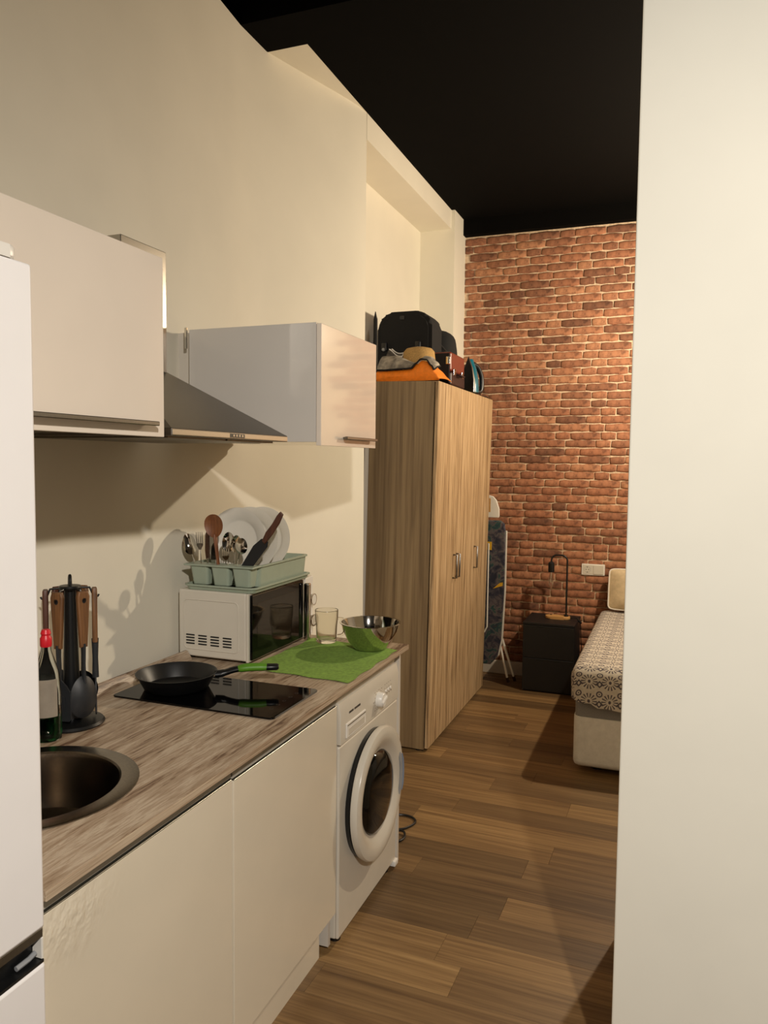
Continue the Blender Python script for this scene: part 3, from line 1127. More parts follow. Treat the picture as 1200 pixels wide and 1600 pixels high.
def open_tub(b, x0, x1, y0, y1, z0, z1, tx, ty, th, r=0.02, lip=0.0):
    """rounded open tub that widens to its top by tx, ty"""
    def loop(x0, x1, y0, y1, z, rad):
        return [b.bm.verts.new((x, y, z)) for x, y in roundrect(x0, x1, y0, y1, max(rad, 0.002), 4)]
    L = [loop(x0, x1, y0, y1, z0, r), loop(x0 - tx, x1 + tx, y0 - ty, y1 + ty, z1, r)]
    if lip:
        L += [loop(x0 - tx - lip, x1 + tx + lip, y0 - ty - lip, y1 + ty + lip, z1, r + lip),
              loop(x0 - tx - lip, x1 + tx + lip, y0 - ty - lip, y1 + ty + lip, z1 + 0.006, r + lip),
              loop(x0 - tx + th, x1 + tx - th, y0 - ty + th, y1 + ty - th, z1 + 0.006, r)]
    else:
        L += [loop(x0 - tx + th, x1 + tx - th, y0 - ty + th, y1 + ty - th, z1, r)]
    L += [loop(x0 + th, x1 - th, y0 + th, y1 - th, z0 + th, r)]
    for a, c_ in zip(L, L[1:]):
        for i in range(len(a)):
            j = (i + 1) % len(a)
            b.bm.faces.new((a[i], a[j], c_[j], c_[i]))
    b.bm.faces.new(list(reversed(L[0])))
    b.bm.faces.new(L[-1])
    return b


build('drip_tray', open_tub(B(), -1.655, -1.375, 2.338, 2.775, RZ, RZ + 0.014, 0.005, 0.005, 0.003, 0.02, 0.006), 'sage', dk)
build('basket', open_tub(B(), -1.645, -1.385, 2.392, 2.768, RZ + 0.016, RZ + 0.088, 0.006, 0.004, 0.003, 0.018, 0.007), 'sage', dk)
build('basket_rim', B().box(-1.660, -1.370, 2.326, 2.392, RZ + 0.088, RZ + 0.0945, 0.003, 2), 'sage', dk)
for k in range(3):
    x0 = -1.638 + k * 0.088
    pk = open_tub(B(), x0 + 0.006, x0 + 0.070, 2.345, 2.388, RZ + 0.020, RZ + 0.0885, 0.006, 0.010, 0.002, 0.010)
    build('cutlery_cup', pk, 'sage', dk)
wr = B()
for k in range(5):
    y = 2.46 + k * 0.06
    wr.tube([(-1.63, y, RZ + 0.02), (-1.63, y, RZ + 0.06), (-1.40, y, RZ + 0.06), (-1.40, y, RZ + 0.02)], 0.0025, 6)
build('plate_divider', wr, 'sage', dk)

# plates
plate_labels = ['white dinner plate at the front of the dish rack, behind the wooden spoon',
                'white dinner plate standing second in the dish rack, behind the knife',
                'white dinner plate at the back of the dish rack']
for k, (px, py, pr_, tilt) in enumerate(((-1.532, 2.498, 0.128, 0.16), (-1.514, 2.558, 0.128, 0.15), (-1.504, 2.640, 0.126, 0.13))):
    zc = RZ + 0.026 + pr_ * math.cos(tilt) + 0.012
    M = Matrix.Translation((px, py, zc)) @ Matrix.Rotation(-tilt, 4, 'X') @ Matrix.Rotation(PI / 2, 4, 'X')
    s_ = pr_ / 0.132
    prof = [(0, 0.0), (0.078, 0.0), (0.086, 0.003), (0.096, 0.012), (0.128, 0.019), (0.132, 0.0205), (0.131, 0.0175), (0.098, 0.008), (0.088, -0.002), (0.06, -0.003), (0, -0.003)]
    prof = [(r * s_, zz) for r, zz in prof]
    o = build('dinner_plate', B().lathe(prof, (0, 0, 0), 56, M), 'china', at=(px, py, RZ + 0.02))
    tag(o, plate_labels[k], 'plate', 'white plates standing in the dish rack')

# cutlery: built upright at the origin, handle down, then set into a cup
def place(b_fn, base, lean_x, lean_y, spin):
    return Matrix.Translation(base) @ Matrix.Rotation(lean_y, 4, 'Y') @ Matrix.Rotation(lean_x, 4, 'X') @ Matrix.Rotation(spin, 4, 'Z')


def spoon(M, ln=0.19, hw=0.021, hl=0.034):
    """bowl of the spoon is a thin curved shell facing -y"""
    b = B()
    b.tube([(0, 0, 0), (0, 0, ln * 0.35), (0, 0.002, ln - 2 * hl + 0.004)], [0.0085, 0.006, 0.0035], 8, flat=(1.0, 0.25), mtx=M)
    zc = ln - hl

    def f(u, v):
        a, r = 2 * PI * u, max(v, 0.02)
        x, z_ = hw * r * math.cos(a), hl * r * math.sin(a)
        return (x * (1 - 0.12 * math.sin(a) * r), 0.009 * (1 - r * r), zc + z_)
    b.grid(f, 24, 6, wrap_u=True, mtx=M)
    b.grid(lambda u, v: Vector(f(u, v)) + Vector((0, 0.0015, 0)), 24, 6, wrap_u=True, mtx=M)
    return b


def fork(M, ln=0.19):
    b = B()
    b.tube([(0, 0, 0), (0, 0, ln * 0.35), (0, 0.001, ln * 0.66)], [0.0085, 0.006, 0.0038], 8, flat=(1.0, 0.25), mtx=M)
    b.prism([(-0.004, 0, ln * 0.65), (-0.012, 0, ln * 0.74), (-0.012, 0, ln * 0.78), (0.012, 0, ln * 0.78), (0.012, 0, ln * 0.74), (0.004, 0, ln * 0.65)], (0, 0.002, 0), mtx=M)
    for k in range(4):
        x = -0.0105 + k * 0.007
        b.tube([(x, 0.001, ln * 0.775), (x, -0.001, ln * 0.9), (x, 0.003, ln)], [0.0022, 0.002, 0.001], 6, mtx=M)
    return b


def table_knife(M, ln=0.2):
    b = B()
    b.tube([(0, 0, 0), (0, 0, ln * 0.45)], [0.009, 0.007], 8, flat=(1.0, 0.4), mtx=M)
    b.prism([(-0.007, 0, ln * 0.44), (-0.011, 0, ln * 0.6), (-0.010, 0, ln * 0.9), (-0.003, 0, ln), (0.007, 0, ln * 0.95), (0.008, 0, ln * 0.44)], (0, 0.0016, 0), mtx=M)
    return b


CZ = RZ + 0.024
items = [
    (spoon, (-1.615, 2.362, CZ), 0.0, -0.30, 0.5, (0.185, 0.024, 0.040), 'spoon', 'large steel spoon leaning out at the left end of the rack'),
    (fork, (-1.602, 2.364, CZ), 0.04, -0.06, 0.3, (0.185,), 'fork', 'steel fork in the left cup of the dish rack'),
    (table_knife, (-1.587, 2.374, CZ), 0.02, 0.02, 0.3, (0.195,), 'knife', 'broad steel serving knife behind the fork in the rack'),
    (table_knife, (-1.566, 2.374, CZ), 0.1, 0.12, 0.3, (0.150,), 'knife', 'short steel knife just left of the wooden spoon'),
    (spoon, (-1.500, 2.370, CZ), 0.05, 0.06, 0.2, (0.190, 0.024, 0.036), 'spoon', 'steel spoon directly right of the wooden spoon'),
    (spoon, (-1.482, 2.372, CZ), 0.02, 0.12, 1.0, (0.180, 0.020, 0.032), 'spoon', 'steel spoon turned sideways in the middle of the rack'),
    (spoon, (-1.475, 2.366, CZ), 0.10, 0.30, 3.2, (0.180, 0.025, 0.030), 'spoon', 'shiny steel spoon with its round back out beside the black knife'),
    (fork, (-1.500, 2.368, CZ), 0.12, 0.02, 0.7, (0.135,), 'fork', 'low steel fork between the middle spoons of the rack'),
]
for fn, base, lx, ly, sp, args, cat, lab in items:
    M = place(fn, base, lx, ly, sp)
    o = build('table_' + cat if cat != 'knife' else 'table_knife', fn(M, *args), 'chrome', at=base)
    tag(o, lab, cat, 'cutlery standing in the dish rack')

# wooden spoon
M = place(None, (-1.530, 2.362, CZ + 0.038), 0.05, -0.09, 0.15)
ws = thing('wooden_spoon', 'reddish brown wooden spoon standing in the dish rack', 'spoon', (-1.532, 2.362, CZ))
b = B()
b.tube([(0, 0, -0.036), (0, 0, 0.08), (0, 0, 0.128), (0, 0, 0.142)], [0.0085, 0.0095, 0.0115, 0.008], 12, flat=(1.0, 0.6), mtx=M)
build('handle', b, 'spoon_wood', ws)
b = B()
prof = []


def wsp(u, v):
    a, r = 2 * PI * u, max(v, 0.02)
    x = 0.036 * r * math.cos(a) * (1 + 0.10 * math.sin(a) * r)
    return Vector((x, 0.010 * (1 - r * r) - 0.004, 0.173 + 0.043 * r * math.sin(a)))


b.grid(wsp, 28, 6, wrap_u=True, mtx=M)
b.grid(lambda u, v: wsp(u, v) + Vector((0, 0.006 * (1.02 - v * v), 0)), 28, 6, wrap_u=True, mtx=M)
build('bowl', b, 'spoon_wood', ws)

# big black knife
M = place(None, (-1.425, 2.366, CZ + 0.058), -0.04, 0.62, 0.12)
kn_ = thing('kitchen_knife', 'black kitchen knife with dark brown handle leaning right in the rack', 'knife', (-1.423, 2.366, CZ))
b = B()
b.prism([(-0.016, 0, -0.055), (0.002, 0, -0.062), (0.018, 0, 0.0), (0.022, 0, 0.120), (0.014, 0, 0.135), (-0.004, 0, 0.135), (-0.013, 0, 0.128), (-0.023, 0, 0.09)], (0, 0.003, 0), 0.0006, 1, M)
build('blade', b, 'black_matt', kn_)
b = B()
out = [(0.010, 0, 0.122), (-0.006, 0, 0.125), (-0.012, 0, 0.160), (-0.009, 0, 0.195), (-0.012, 0, 0.232), (-0.010, 0, 0.252), (0.004, 0, 0.249), (0.011, 0, 0.215), (0.012, 0, 0.17)]
b.prism([(x, -0.006, zz) for x, _, zz in out], (0, 0.015, 0), 0.003, 2, M)
build('handle', b, 'dark_handle_wood', kn_)

# green cloth under bowl and glass
def cloth(u, v):
    c00, c10, c01, c11 = Vector((-1.372, 2.300, 0)), Vector((-0.976, 2.268, 0)), Vector((-1.36, 2.80, 0)), Vector((-0.974, 2.735, 0))
    p = c00.lerp(c10, u).lerp(c01.lerp(c11, u), v)
    e = 0.004 * math.sin(u * 17 + v * 5) * (1 if v in (0.0, 1.0) else 0)
    p.y += e
    p.x += 0.004 * math.sin(v * 19) * (1 if u in (0.0, 1.0) else 0)
    p.z = 0.9035 + 0.0012 * (noise.noise(Vector((u * 6, v * 6, 1))) + 0.6)
    return p


tag(build('green_cloth', B().grid(cloth, 30, 30, thick=(0, 0, -0.0022)), 'green_cloth', at=(-1.17, 2.53, 0.90)),
    'bright green cloth spread on the worktop in front of the microwave', 'cloth')

# steel bowl
BC = Vector((-1.078, 2.715, 0.9058))
tag(build('mixing_bowl', B().lathe([(0, 0.0), (0.055, 0.0), (0.062, 0.002), (0.085, 0.030), (0.106, 0.072), (0.113, 0.102), (0.119, 0.103), (0.119, 0.105), (0.1115, 0.1045), (0.104, 0.073), (0.083, 0.0325), (0.060, 0.004), (0, 0.0022)], BC, 64), 'chrome', at=BC),
    'polished steel mixing bowl on the green cloth by the worktop end', 'bowl')

# beer glass
GC = Vector((-1.278, 2.745, 0.9058))
gl = thing('glass_mug', 'clear glass mug with a handle between the microwave and steel bowl', 'glass', GC)
build('cup', B().lathe([(0, 0.0), (0.036, 0.0), (0.040, 0.004), (0.0405, 0.02), (0.043, 0.07), (0.046, 0.095), (0.047, 0.128), (0.046, 0.131), (0.044, 0.129), (0.043, 0.095), (0.0395, 0.07), (0.037, 0.022), (0.034, 0.014), (0, 0.013)], GC, 40), 'mug_glass', gl)
hp = [GC + Vector(p) for p in ((0.041, 0.02, 0.095), (0.06, 0.03, 0.09), (0.068, 0.034, 0.06), (0.058, 0.03, 0.03), (0.039, 0.02, 0.025))]
build('handle', B().tube(smooth_path(hp, 5), 0.0055, 10), 'mug_glass', gl)

# utensil carousel
HC = Vector((-1.530, 1.628, 0.9003))
cz = thing('utensil_stand', 'black revolving utensil stand with a loop on top, by the wall', 'utensil stand', HC)
build('base', B().lathe([(0, 0), (0.084, 0), (0.086, 0.004), (0.081, 0.010), (0.03, 0.018), (0, 0.018)], HC, 44), 'black_plastic', cz)
build('pole', B().lathe([(0.026, 0.014), (0.022, 0.10), (0.017, 0.28), (0.015, 0.378), (0, 0.38)], HC, 24), 'black_plastic', cz)
ht = B()
ht.lathe([(0, 0.374), (0.028, 0.374), (0.030, 0.379), (0.027, 0.384), (0, 0.386)], HC, 28)
for k in range(6):
    a = math.radians(-47 + 30 + 60 * k)
    dx, dy = math.cos(a), math.sin(a)
    ht.tube([HC + Vector((dx * 0.02, dy * 0.02, 0.378)), HC + Vector((dx * 0.050, dy * 0.050, 0.376)), HC + Vector((dx * 0.060, dy * 0.060, 0.352)), HC + Vector((dx * 0.0715, dy * 0.0715, 0.351)), HC + Vector((dx * 0.0735, dy * 0.0735, 0.356))], 0.003, 8)
build('hook_crown', ht, 'black_plastic', cz)
build('carry_loop', B().tube([HC + Vector((-0.010, 0.009, 0.38)), HC + Vector((-0.010, 0.009, 0.39))] + [HC + Vector((0.013 * math.cos(t) * 0.73, 0.013 * math.cos(t) * -0.68, 0.396 + 0.015 * math.sin(t))) for t in [PI - PI * i / 8 for i in range(9)]] + [HC + Vector((0.010, -0.009, 0.38))], 0.0045, 8), 'black_plastic', cz)


def utensil(k, kind, label, hmat, nm):
    a = math.radians(-47 + 30 + 60 * k)
    # local frame: x sideways, y outwards, z up, hanging from the hook
    base = HC + Vector((math.cos(a) * 0.060, math.sin(a) * 0.060, -0.012))
    M = Matrix.Translation(base) @ Matrix.Rotation(a - PI / 2, 4, 'Z')
    t = thing(nm, label, 'kitchen utensil', base, 'utensils hanging on the stand')
    b = B()
    hw = 0.0125

    def hx(zz):
        return 0.0125 + 0.006 * (zz - 0.235) / 0.15
    out = [(-hx(0.235) * 0.8, 0.235), (hx(0.235) * 0.8, 0.235), (hx(0.37), 0.372), (hx(0.38) * 0.75, 0.387), (-hx(0.38) * 0.75, 0.387), (-hx(0.37), 0.372)]
    b.prism([(x, -0.005, zz) for x, zz in out], (0, 0.014, 0), 0.004, 3, M)
    h = build('handle', b, hmat, t)
    b = B()
    b.prism([(0.0055 * math.cos(q), 0.0085, 0.362 + 0.007 * math.sin(q)) for q in [2 * PI * i / 12 for i in range(12)]], (0, 0.0012, 0), 0, 1, M)
    build('hanging_hole', b, 'dark_gap', h)
    b = B()
    b.tube([(0, 0.002, 0.245), (0, 0.002, 0.19), (0, 0.002, 0.135)], [0.0095, 0.0075, 0.009], 10, flat=(1, 0.6), mtx=M)
    build('shaft', b, 'silicone', t)
    b = B()
    if kind in ('spoon', 'ladle'):
        w, l, dp = (0.039, 0.058, 0.018) if kind == 'spoon' else (0.043, 0.045, 0.036)

        def f(u, v):
            q, r = 2 * PI * u, max(v, 0.02)
            return Vector((w * r * math.cos(q) * (1 - 0.12 * math.sin(q) * r), 0.004 + dp * (1 - r * r) - (0.004 if kind == 'spoon' else 0), 0.098 + l * r * math.sin(q)))
        b.grid(f, 28, 7, wrap_u=True, mtx=M)
        b.grid(lambda u, v: f(u, v) - Vector((0, 0.003 + 0.002 * (1 - v), 0)), 28, 7, wrap_u=True, mtx=M)
    else:
        w = 0.034
        out = [(-0.008, 0.150), (-0.022, 0.135), (-w, 0.118), (-w, 0.045), (-w + 0.006, 0.038), (w - 0.006, 0.038), (w, 0.045), (w, 0.118), (0.022, 0.135), (0.008, 0.150)]
        b.prism([(x, 0, zz) for x, zz in out], (0, 0.004, 0), 0.001, 1, M)
        if kind == 'turner':
            for i in range(3):
                x = -0.016 + i * 0.016
                b.prism([(x - 0.003, 0.0038, 0.06), (x + 0.003, 0.0038, 0.06), (x + 0.003, 0.0038, 0.105), (x - 0.003, 0.0038, 0.105)], (0, 0.0012, 0), 0, 1, M)
    build('head', b, 'silicone', t)


utensil(0, 'spoon', 'large grey serving spoon with wooden handle, at the front of the stand', 'handle_wood', 'serving_spoon')
utensil(5, 'turner', 'kitchen turner with drilled wooden handle behind the soap bottle', 'handle_wood', 'kitchen_turner')
utensil(1, 'spatula', 'grey utensil with wooden handle at the right side of the stand', 'handle_wood', 'spatula')
utensil(4, 'spatula', 'utensil with dark reddish handle at the left of the stand, beside the fridge', 'dark_handle_wood', 'spatula')
utensil(2, 'ladle', 'utensil with wooden handle at the back right of the stand', 'handle_wood', 'ladle')
utensil(3, 'turner', 'utensil with dark handle at the back left of the stand', 'dark_handle_wood', 'kitchen_turner')

# washing-up liquid
SC_ = Vector((-1.496, 1.505, 0.9003))
sb = thing('soap_bottle', 'clear dish soap bottle with red cap and green liquid beside the sink', 'bottle', SC_)
MB_ = Matrix.Translation(SC_) @ Matrix.Rotation(math.radians(-47), 4, 'Z')
build('bottle', B().lathe([(0, 0), (0.030, 0), (0.034, 0.004), (0.035, 0.03), (0.034, 0.12), (0.031, 0.175), (0.022, 0.205), (0.0125, 0.235), (0.0115, 0.252), (0, 0.252)], (0, 0, 0), 36, MB_, 0.78, 1.0), 'pet', sb)
build('green_liquid', B().lathe([(0, 0.003), (0.028, 0.003), (0.032, 0.007), (0.033, 0.03), (0.0325, 0.062), (0, 0.062)], (0, 0, 0), 36, MB_, 0.76, 0.98), 'soap', sb)
lb = B()
for (a0, a1, z0, z1, m_) in ((-1.9, 0.9, 0.068, 0.165, 'front'),):
    def lf(u, v):
        a = -1.5 + 2.3 * u
        r = 0.0352 - 0.0006 * v
        return Vector((0.78 * r * math.cos(a), r * math.sin(a), 0.066 + 0.098 * v))
    lb.grid(lf, 24, 4, mtx=MB_)
MAT['label'] = plain('grey_label', (150, 140, 126), 0.35, 0.04, 30)
lab_ = build('label', lb, 'label', sb)
MAT['label_green'] = plain('olive_label', (92, 100, 62), 0.4, 0.1, 60)
MAT['label_blue'] = plain('navy_label', (24, 34, 58), 0.4, 0.1, 60)


def lf2(u, v):
    a = -1.52 + 0.85 * u
    r = 0.0357 - 0.0004 * v
    return Vector((0.78 * r * math.cos(a), r * math.sin(a), 0.075 + 0.062 * v))


build('label_patch', B().grid(lf2, 10, 4, mtx=MB_), 'label_green', lab_)


def lf3(u, v):
    a = -1.35 + 0.62 * u
    r = 0.0361
    return Vector((0.78 * r * math.cos(a), r * math.sin(a), 0.063 + 0.036 * v))


build('label_badge', B().grid(lf3, 10, 4, mtx=MB_), 'label_blue', lab_)
cpb = B()
cpb.lathe([(0.0135, 0.246), (0.0145, 0.250), (0.0145, 0.268), (0.012, 0.272), (0.011, 0.276), (0.013, 0.280), (0.010, 0.290), (0, 0.291)], (0, 0, 0), 24, MB_)
build('cap', cpb, 'red_plastic', sb)

# ------------------------------------------------------------------ wardrobe
wa = thing('wardrobe', 'tall three-door oak-effect wardrobe leaning slightly, in front of the brick wall', 'wardrobe', (-1.237, 4.005, 0))
ROOT_LOC[wa.name] = Vector((-1.237, 4.005, 0))
WYB = 5.330
b = B()
b.box(-1.637, -1.262, 4.005, 4.023, 0.012, 2.072, 0.0008, 1)
build('side_panel', b, 'oak_side_shaded', wa)
build('side_panel', B().box(-1.637, -1.262, WYB - 0.018, WYB, 0.012, 2.072, 0.0008, 1), 'oak_side_shaded', wa)
build('top_panel', B().box(-1.637, -1.262, 4.023, WYB - 0.018, 2.054, 2.072), 'oak_side_shaded', wa)
build('bottom_panel', B().box(-1.637, -1.262, 4.023, WYB - 0.018, 0.05, 0.068), 'oak_side_shaded', wa)
build('back_panel', B().box(-1.637, -1.632, 4.023, WYB - 0.018, 0.012, 2.054), 'oak_side_shaded', wa)
build('filler_strip', B().box(-1.664, -1.638, 4.010, 4.022, 0.012, 2.072), 'white_panel', wa)
build('kick_plate', B().box(-1.285, -1.270, 4.023, WYB - 0.018, 0.0, 0.05), 'dark_gap', wa)
ys = [4.007, 4.447, 4.888, WYB - 0.001]
for k in range(3):
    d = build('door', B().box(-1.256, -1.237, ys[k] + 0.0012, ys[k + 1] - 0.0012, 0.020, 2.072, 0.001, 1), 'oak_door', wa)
    hy = (4.415, 4.480, 4.925)[k]
    h = B()
    h.tube([(-1.237, hy, 0.935), (-1.212, hy, 0.935), (-1.212, hy, 1.075), (-1.237, hy, 1.075)], 0.006, 8)
    build('handle', h, 'handle', d)
for yy in (4.03, WYB - 0.03):
    build('foot', B().lathe([(0, 0), (0.015, 0), (0.015, 0.02), (0, 0.02)], (-1.60, yy, 0), 12), 'black_plastic', wa)
    build('foot', B().lathe([(0, 0), (0.015, 0), (0.015, 0.02), (0, 0.02)], (-1.30, yy, 0), 12), 'black_plastic', wa)
wa.rotation_euler = (0, math.radians(1.0), 0)

# ------------------------------------------------------------------ on the wardrobe
WT = 2.079
DX = 0.030


# orange cloth bundle
def hump(x):
    """height of the pile's front along x"""
    pts = [(-1.62, 0.060), (-1.50, 0.060), (-1.40, 0.062), (-1.37, 0.066), (-1.34, 0.090), (-1.31, 0.110), (-1.28, 0.105), (-1.25, 0.075), (-1.225, 0.040), (-1.205, 0.010)]
    if x <= pts[0][0]:
        return pts[0][1]
    for (a, ha), (b_, hb_) in zip(pts, pts[1:]):
        if x <= b_:
            t = (x - a) / (b_ - a)
            t = t * t * (3 - 2 * t)
            return ha + (hb_ - ha) * t
    return pts[-1][1]


def orange(u, v):
    x = -1.574 + 0.369 * u
    h = hump(x)
    # v: from front bottom over the top to the back
    if v < 0.3:
        t = v / 0.3
        return Vector((x, 4.035 - 0.012 * math.sin(t * PI) + 0.006 * noise.noise(Vector((x * 14, t * 3, 0))), WT + (h - 0.002) * t))
    t = (v - 0.3) / 0.7
    return Vector((x, 4.035 + 0.30 * t, WT + (h - 0.002) * (1 - 0.5 * t * t) + 0.010 * math.sin(t * PI)))


ob = B().grid(orange, 48, 16)
tag(build('orange_bag', ob, 'orange_cloth', at=(-1.4, 4.18, WT)), 'bright orange cloth bag lying folded along the wardrobe front edge', 'bag')


def towel(u, v):
    x = -1.572 + 0.337 * u
    y = 4.022 + 0.115 * v
    back = 0.135 * max(0.0, min(1.0, (x + 1.62) / -0.30 + 1.0))
    h = hump(x) + 0.006
    z_ = WT + h + (0.088 * math.sin(v * PI / 2) * (0.35 + 0.65 * max(0, min(1, (-1.36 - x) / 0.12)))) + 0.004 * noise.noise(Vector((x * 20, y * 20, 3)))
    return Vector((x, y, z_))


tw = thing('towel', 'grey towel with black piped edge draped over the orange bag', 'towel', (-1.42, 4.15, WT))
build('cloth', B().grid(towel, 44, 18, thick=(0, 0, -0.004)), 'towel', tw)
edge = [towel(i / 60, 0) + Vector((0, -0.002, -0.002)) for i in range(61)] + [towel(1, i / 20) + Vector((0.001, 0, -0.002)) for i in range(1, 21)]
build('piping', B().tube(edge, 0.0045, 6), 'black_fabric', tw)


def towel2(u, v):
    x = -1.570 + 0.079 * u
    y = 4.142 + 0.125 * v
    z_ = WT + 0.125 + 0.085 * math.sin(v * PI / 2) - 0.03 * u + 0.010 * math.sin(u * 4 + v * 3)
    return Vector((x, y, z_))


tw2 = thing('towel', 'dark grey folded towel with white trim, left on the pile', 'towel', (-1.53, 4.15, WT))
build('cloth', B().grid(towel2, 20, 14, thick=(0, 0, -0.045)), 'towel_dark', tw2)
tr_ = B()
for vv in (0.04, 0.60, 0.98):
    tr_.tube([towel2(i / 20, vv + 0.012 * math.sin(i * 0.4)) + Vector((0, -0.001, 0.003)) for i in range(21)], 0.0035, 6)
tr_.tube([towel2(1.0, i / 14) + Vector((0.001, 0, 0.002)) for i in range(15)], 0.0035, 6)
build('white_trim', tr_, 'white_cloth', tw2)

# hat
HT = Vector((-1.392, 4.236, WT + 0.074))
ha = thing('hat', 'tan felt hat with rounded crown on top of the towels', 'hat', HT)
build('crown', B().lathe([(0.096, 0.0), (0.096, 0.06), (0.090, 0.112), (0.074, 0.130), (0.04, 0.138), (0, 0.140)], HT, 40, None, 1.0, 0.9), 'straw', ha)
build('hat_band', B().lathe([(0.095, 0.004), (0.098, 0.002), (0.098, -0.003), (0.094, -0.003)], HT, 40, None, 1.0, 0.9), 'straw', ha)

# black suitcase
su = thing('suitcase', 'large black suitcase standing on the wardrobe against the niche wall', 'suitcase', (-1.56, 4.55, WT))
pts = [(x, 4.42, zz) for x, zz in roundrect(-1.722, -1.372, WT, 2.540, 0.105, 9)]
build('shell', B().prism(pts, (0, 0.20, 0), 0.016, 3), 'black_fabric', su)
pts = [(x, 4.412, zz) for x, zz in roundrect(-1.700, -1.395, WT + 0.05, 2.518, 0.088, 9)]
build('front_pocket', B().prism(pts, (0, 0.012, 0), 0.004, 2), 'black_fabric', su)
build('badge', B().prism([(x, 4.4115, zz) for x, zz in roundrect(-1.575, -1.545, 2.490, 2.512, 0.005, 3)], (0, -0.004, 0)), 'silicone', su)
for xx in (-1.672, -1.455):
    w_ = build('wheel_bracket', B().box(xx - 0.018, xx + 0.018, 4.395, 4.420, 2.305, 2.355, 0.006, 2), 'black_plastic', su)
    build('wheel', B().lathe([(0, -0.008), (0.009, -0.008), (0.011, 0), (0.009, 0.008), (0, 0.008)], (0, 0, 0), 16, Matrix.Translation((xx, 4.394, 2.312)) @ Matrix.Rotation(PI / 2, 4, 'Y')), 'grey_plastic', w_)
# thin black umbrella
um = B()
um.tube([(-1.588, 4.045, WT), (-1.592, 4.05, 2.27), (-1.596, 4.06, 2.43), (-1.596, 4.06, 2.475)], [0.010, 0.012, 0.011, 0.002], 10)
tag(build('folded_umbrella', um, 'black_fabric', at=(-1.588, 4.045, WT)), 'thin black pointed bundle standing at the left side of the suitcase', 'umbrella')
# backpack
bp = thing('backpack', 'black soft backpack slumped at right of the large black suitcase', 'backpack', (-1.40, 4.82, WT))


def pack(u, v):
    a = 2 * PI * u
    t = PI * v
    sx, sy, sz = 0.140, 0.125, 0.200
    r = math.sin(t) ** 0.7 if math.sin(t) > 0 else 0
    x = sx * r * math.copysign(abs(math.cos(a)) ** 0.75, math.cos(a))
    y = sy * r * math.copysign(abs(math.sin(a)) ** 0.75, math.sin(a))
    z_ = -sz * math.copysign(abs(math.cos(t)) ** 0.8, math.cos(t))
    k = 1 + 0.09 * noise.noise(Vector((x * 9, y * 9, z_ * 9)))
    return Vector((-1.465 + x * k, 4.82 + y * k, WT + 0.205 + z_ * (0.97 + 0.03 * k)))


build('sack', B().grid(pack, 32, 18, wrap_u=True), 'black_fabric', bp)
build('strap', B().tube(smooth_path([(-1.49, 4.70, 2.42), (-1.43, 4.675, 2.40), (-1.36, 4.685, 2.33), (-1.31, 4.71, 2.24)], 5), 0.009, 8, flat=(1.4, 0.5)), 'black_fabric', bp)

# briefcase
bc = thing('briefcase', 'maroon and black briefcase on the wardrobe at right of the hat', 'briefcase', (-1.36, 4.43, WT))
build('lower_shell', B().box(-1.368, -1.232, 4.355, 4.672, WT + 0.004, WT + 0.085, 0.012, 3), 'dark_maroon', bc)
build('upper_shell', B().box(-1.366, -1.235, 4.358, 4.670, WT + 0.088, WT + 0.200, 0.012, 3), 'maroon', bc)
build('black_end', B().box(-1.362, -1.242, 4.347, 4.359, WT + 0.020, WT + 0.19, 0.004, 2), 'black_fabric', bc)
for yy in (4.42, 4.60):
    build('latch', B().box(-1.233, -1.226, yy - 0.02, yy + 0.02, WT + 0.066, WT + 0.105, 0.002, 2), 'chrome', bc)
build('corner_cap', B().box(-1.262, -1.236, 4.342, 4.352, WT + 0.125, WT + 0.17, 0.003, 2), 'chrome', bc)
build('carry_handle', B().tube(smooth_path([(-1.230, 4.47, WT + 0.075), (-1.205, 4.48, WT + 0.070), (-1.203, 4.52, WT + 0.068), (-1.205, 4.545, WT + 0.070), (-1.230, 4.555, WT + 0.075)], 4), 0.006, 8), 'dark_maroon', bc)

# iron, standing on its heel
ir = thing('steam_iron', 'teal and black steam iron standing on its heel on the wardrobe', 'iron', (-1.25, 4.83, WT))
MI = Matrix.Translation((-1.245, 4.79, WT)) @ Matrix.Rotation(math.radians(62), 4, 'Z')
# local: sole faces -x, tip up
b = B()
b.prism([(0, -0.055, 0.0), (0, 0.055, 0.0), (0, 0.052, 0.08), (0, 0.034, 0.155), (0, 0.0, 0.225), (0, -0.034, 0.155), (0, -0.052, 0.08)], (0.012, 0, 0), 0.002, 1, MI)
build('soleplate', b, 'steel', ir)
b = B()
b.prism([(0.012, -0.052, 0.0), (0.012, 0.052, 0.0), (0.012, 0.048, 0.08), (0.012, 0.030, 0.15), (0.012, 0.0, 0.215), (0.012, -0.030, 0.15), (0.012, -0.048, 0.08)], (0.045, 0, 0), 0.012, 3, MI)
build('body', b, 'teal', ir)
b = B()
b.tube([MI @ Vector(p) for p in smooth_path([(0.045, 0, 0.185), (0.095, 0, 0.165), (0.130, 0, 0.11), (0.135, 0, 0.05), (0.118, 0, 0.012), (0.06, 0, 0.012)], 5)], 0.016, 10)
build('grip', b, 'black_plastic', ir)
c = B()
c.tube(smooth_path([(-1.235, 4.92, WT + 0.06), (-1.225, 4.98, WT + 0.07), (-1.222, 5.03, WT + 0.012), (-1.235, 5.12, WT + 0.006), (-1.222, 5.22, WT + 0.006), (-1.225, 5.30, WT + 0.006)], 6), 0.004, 8)
build('cord', c, 'black_plastic', ir)

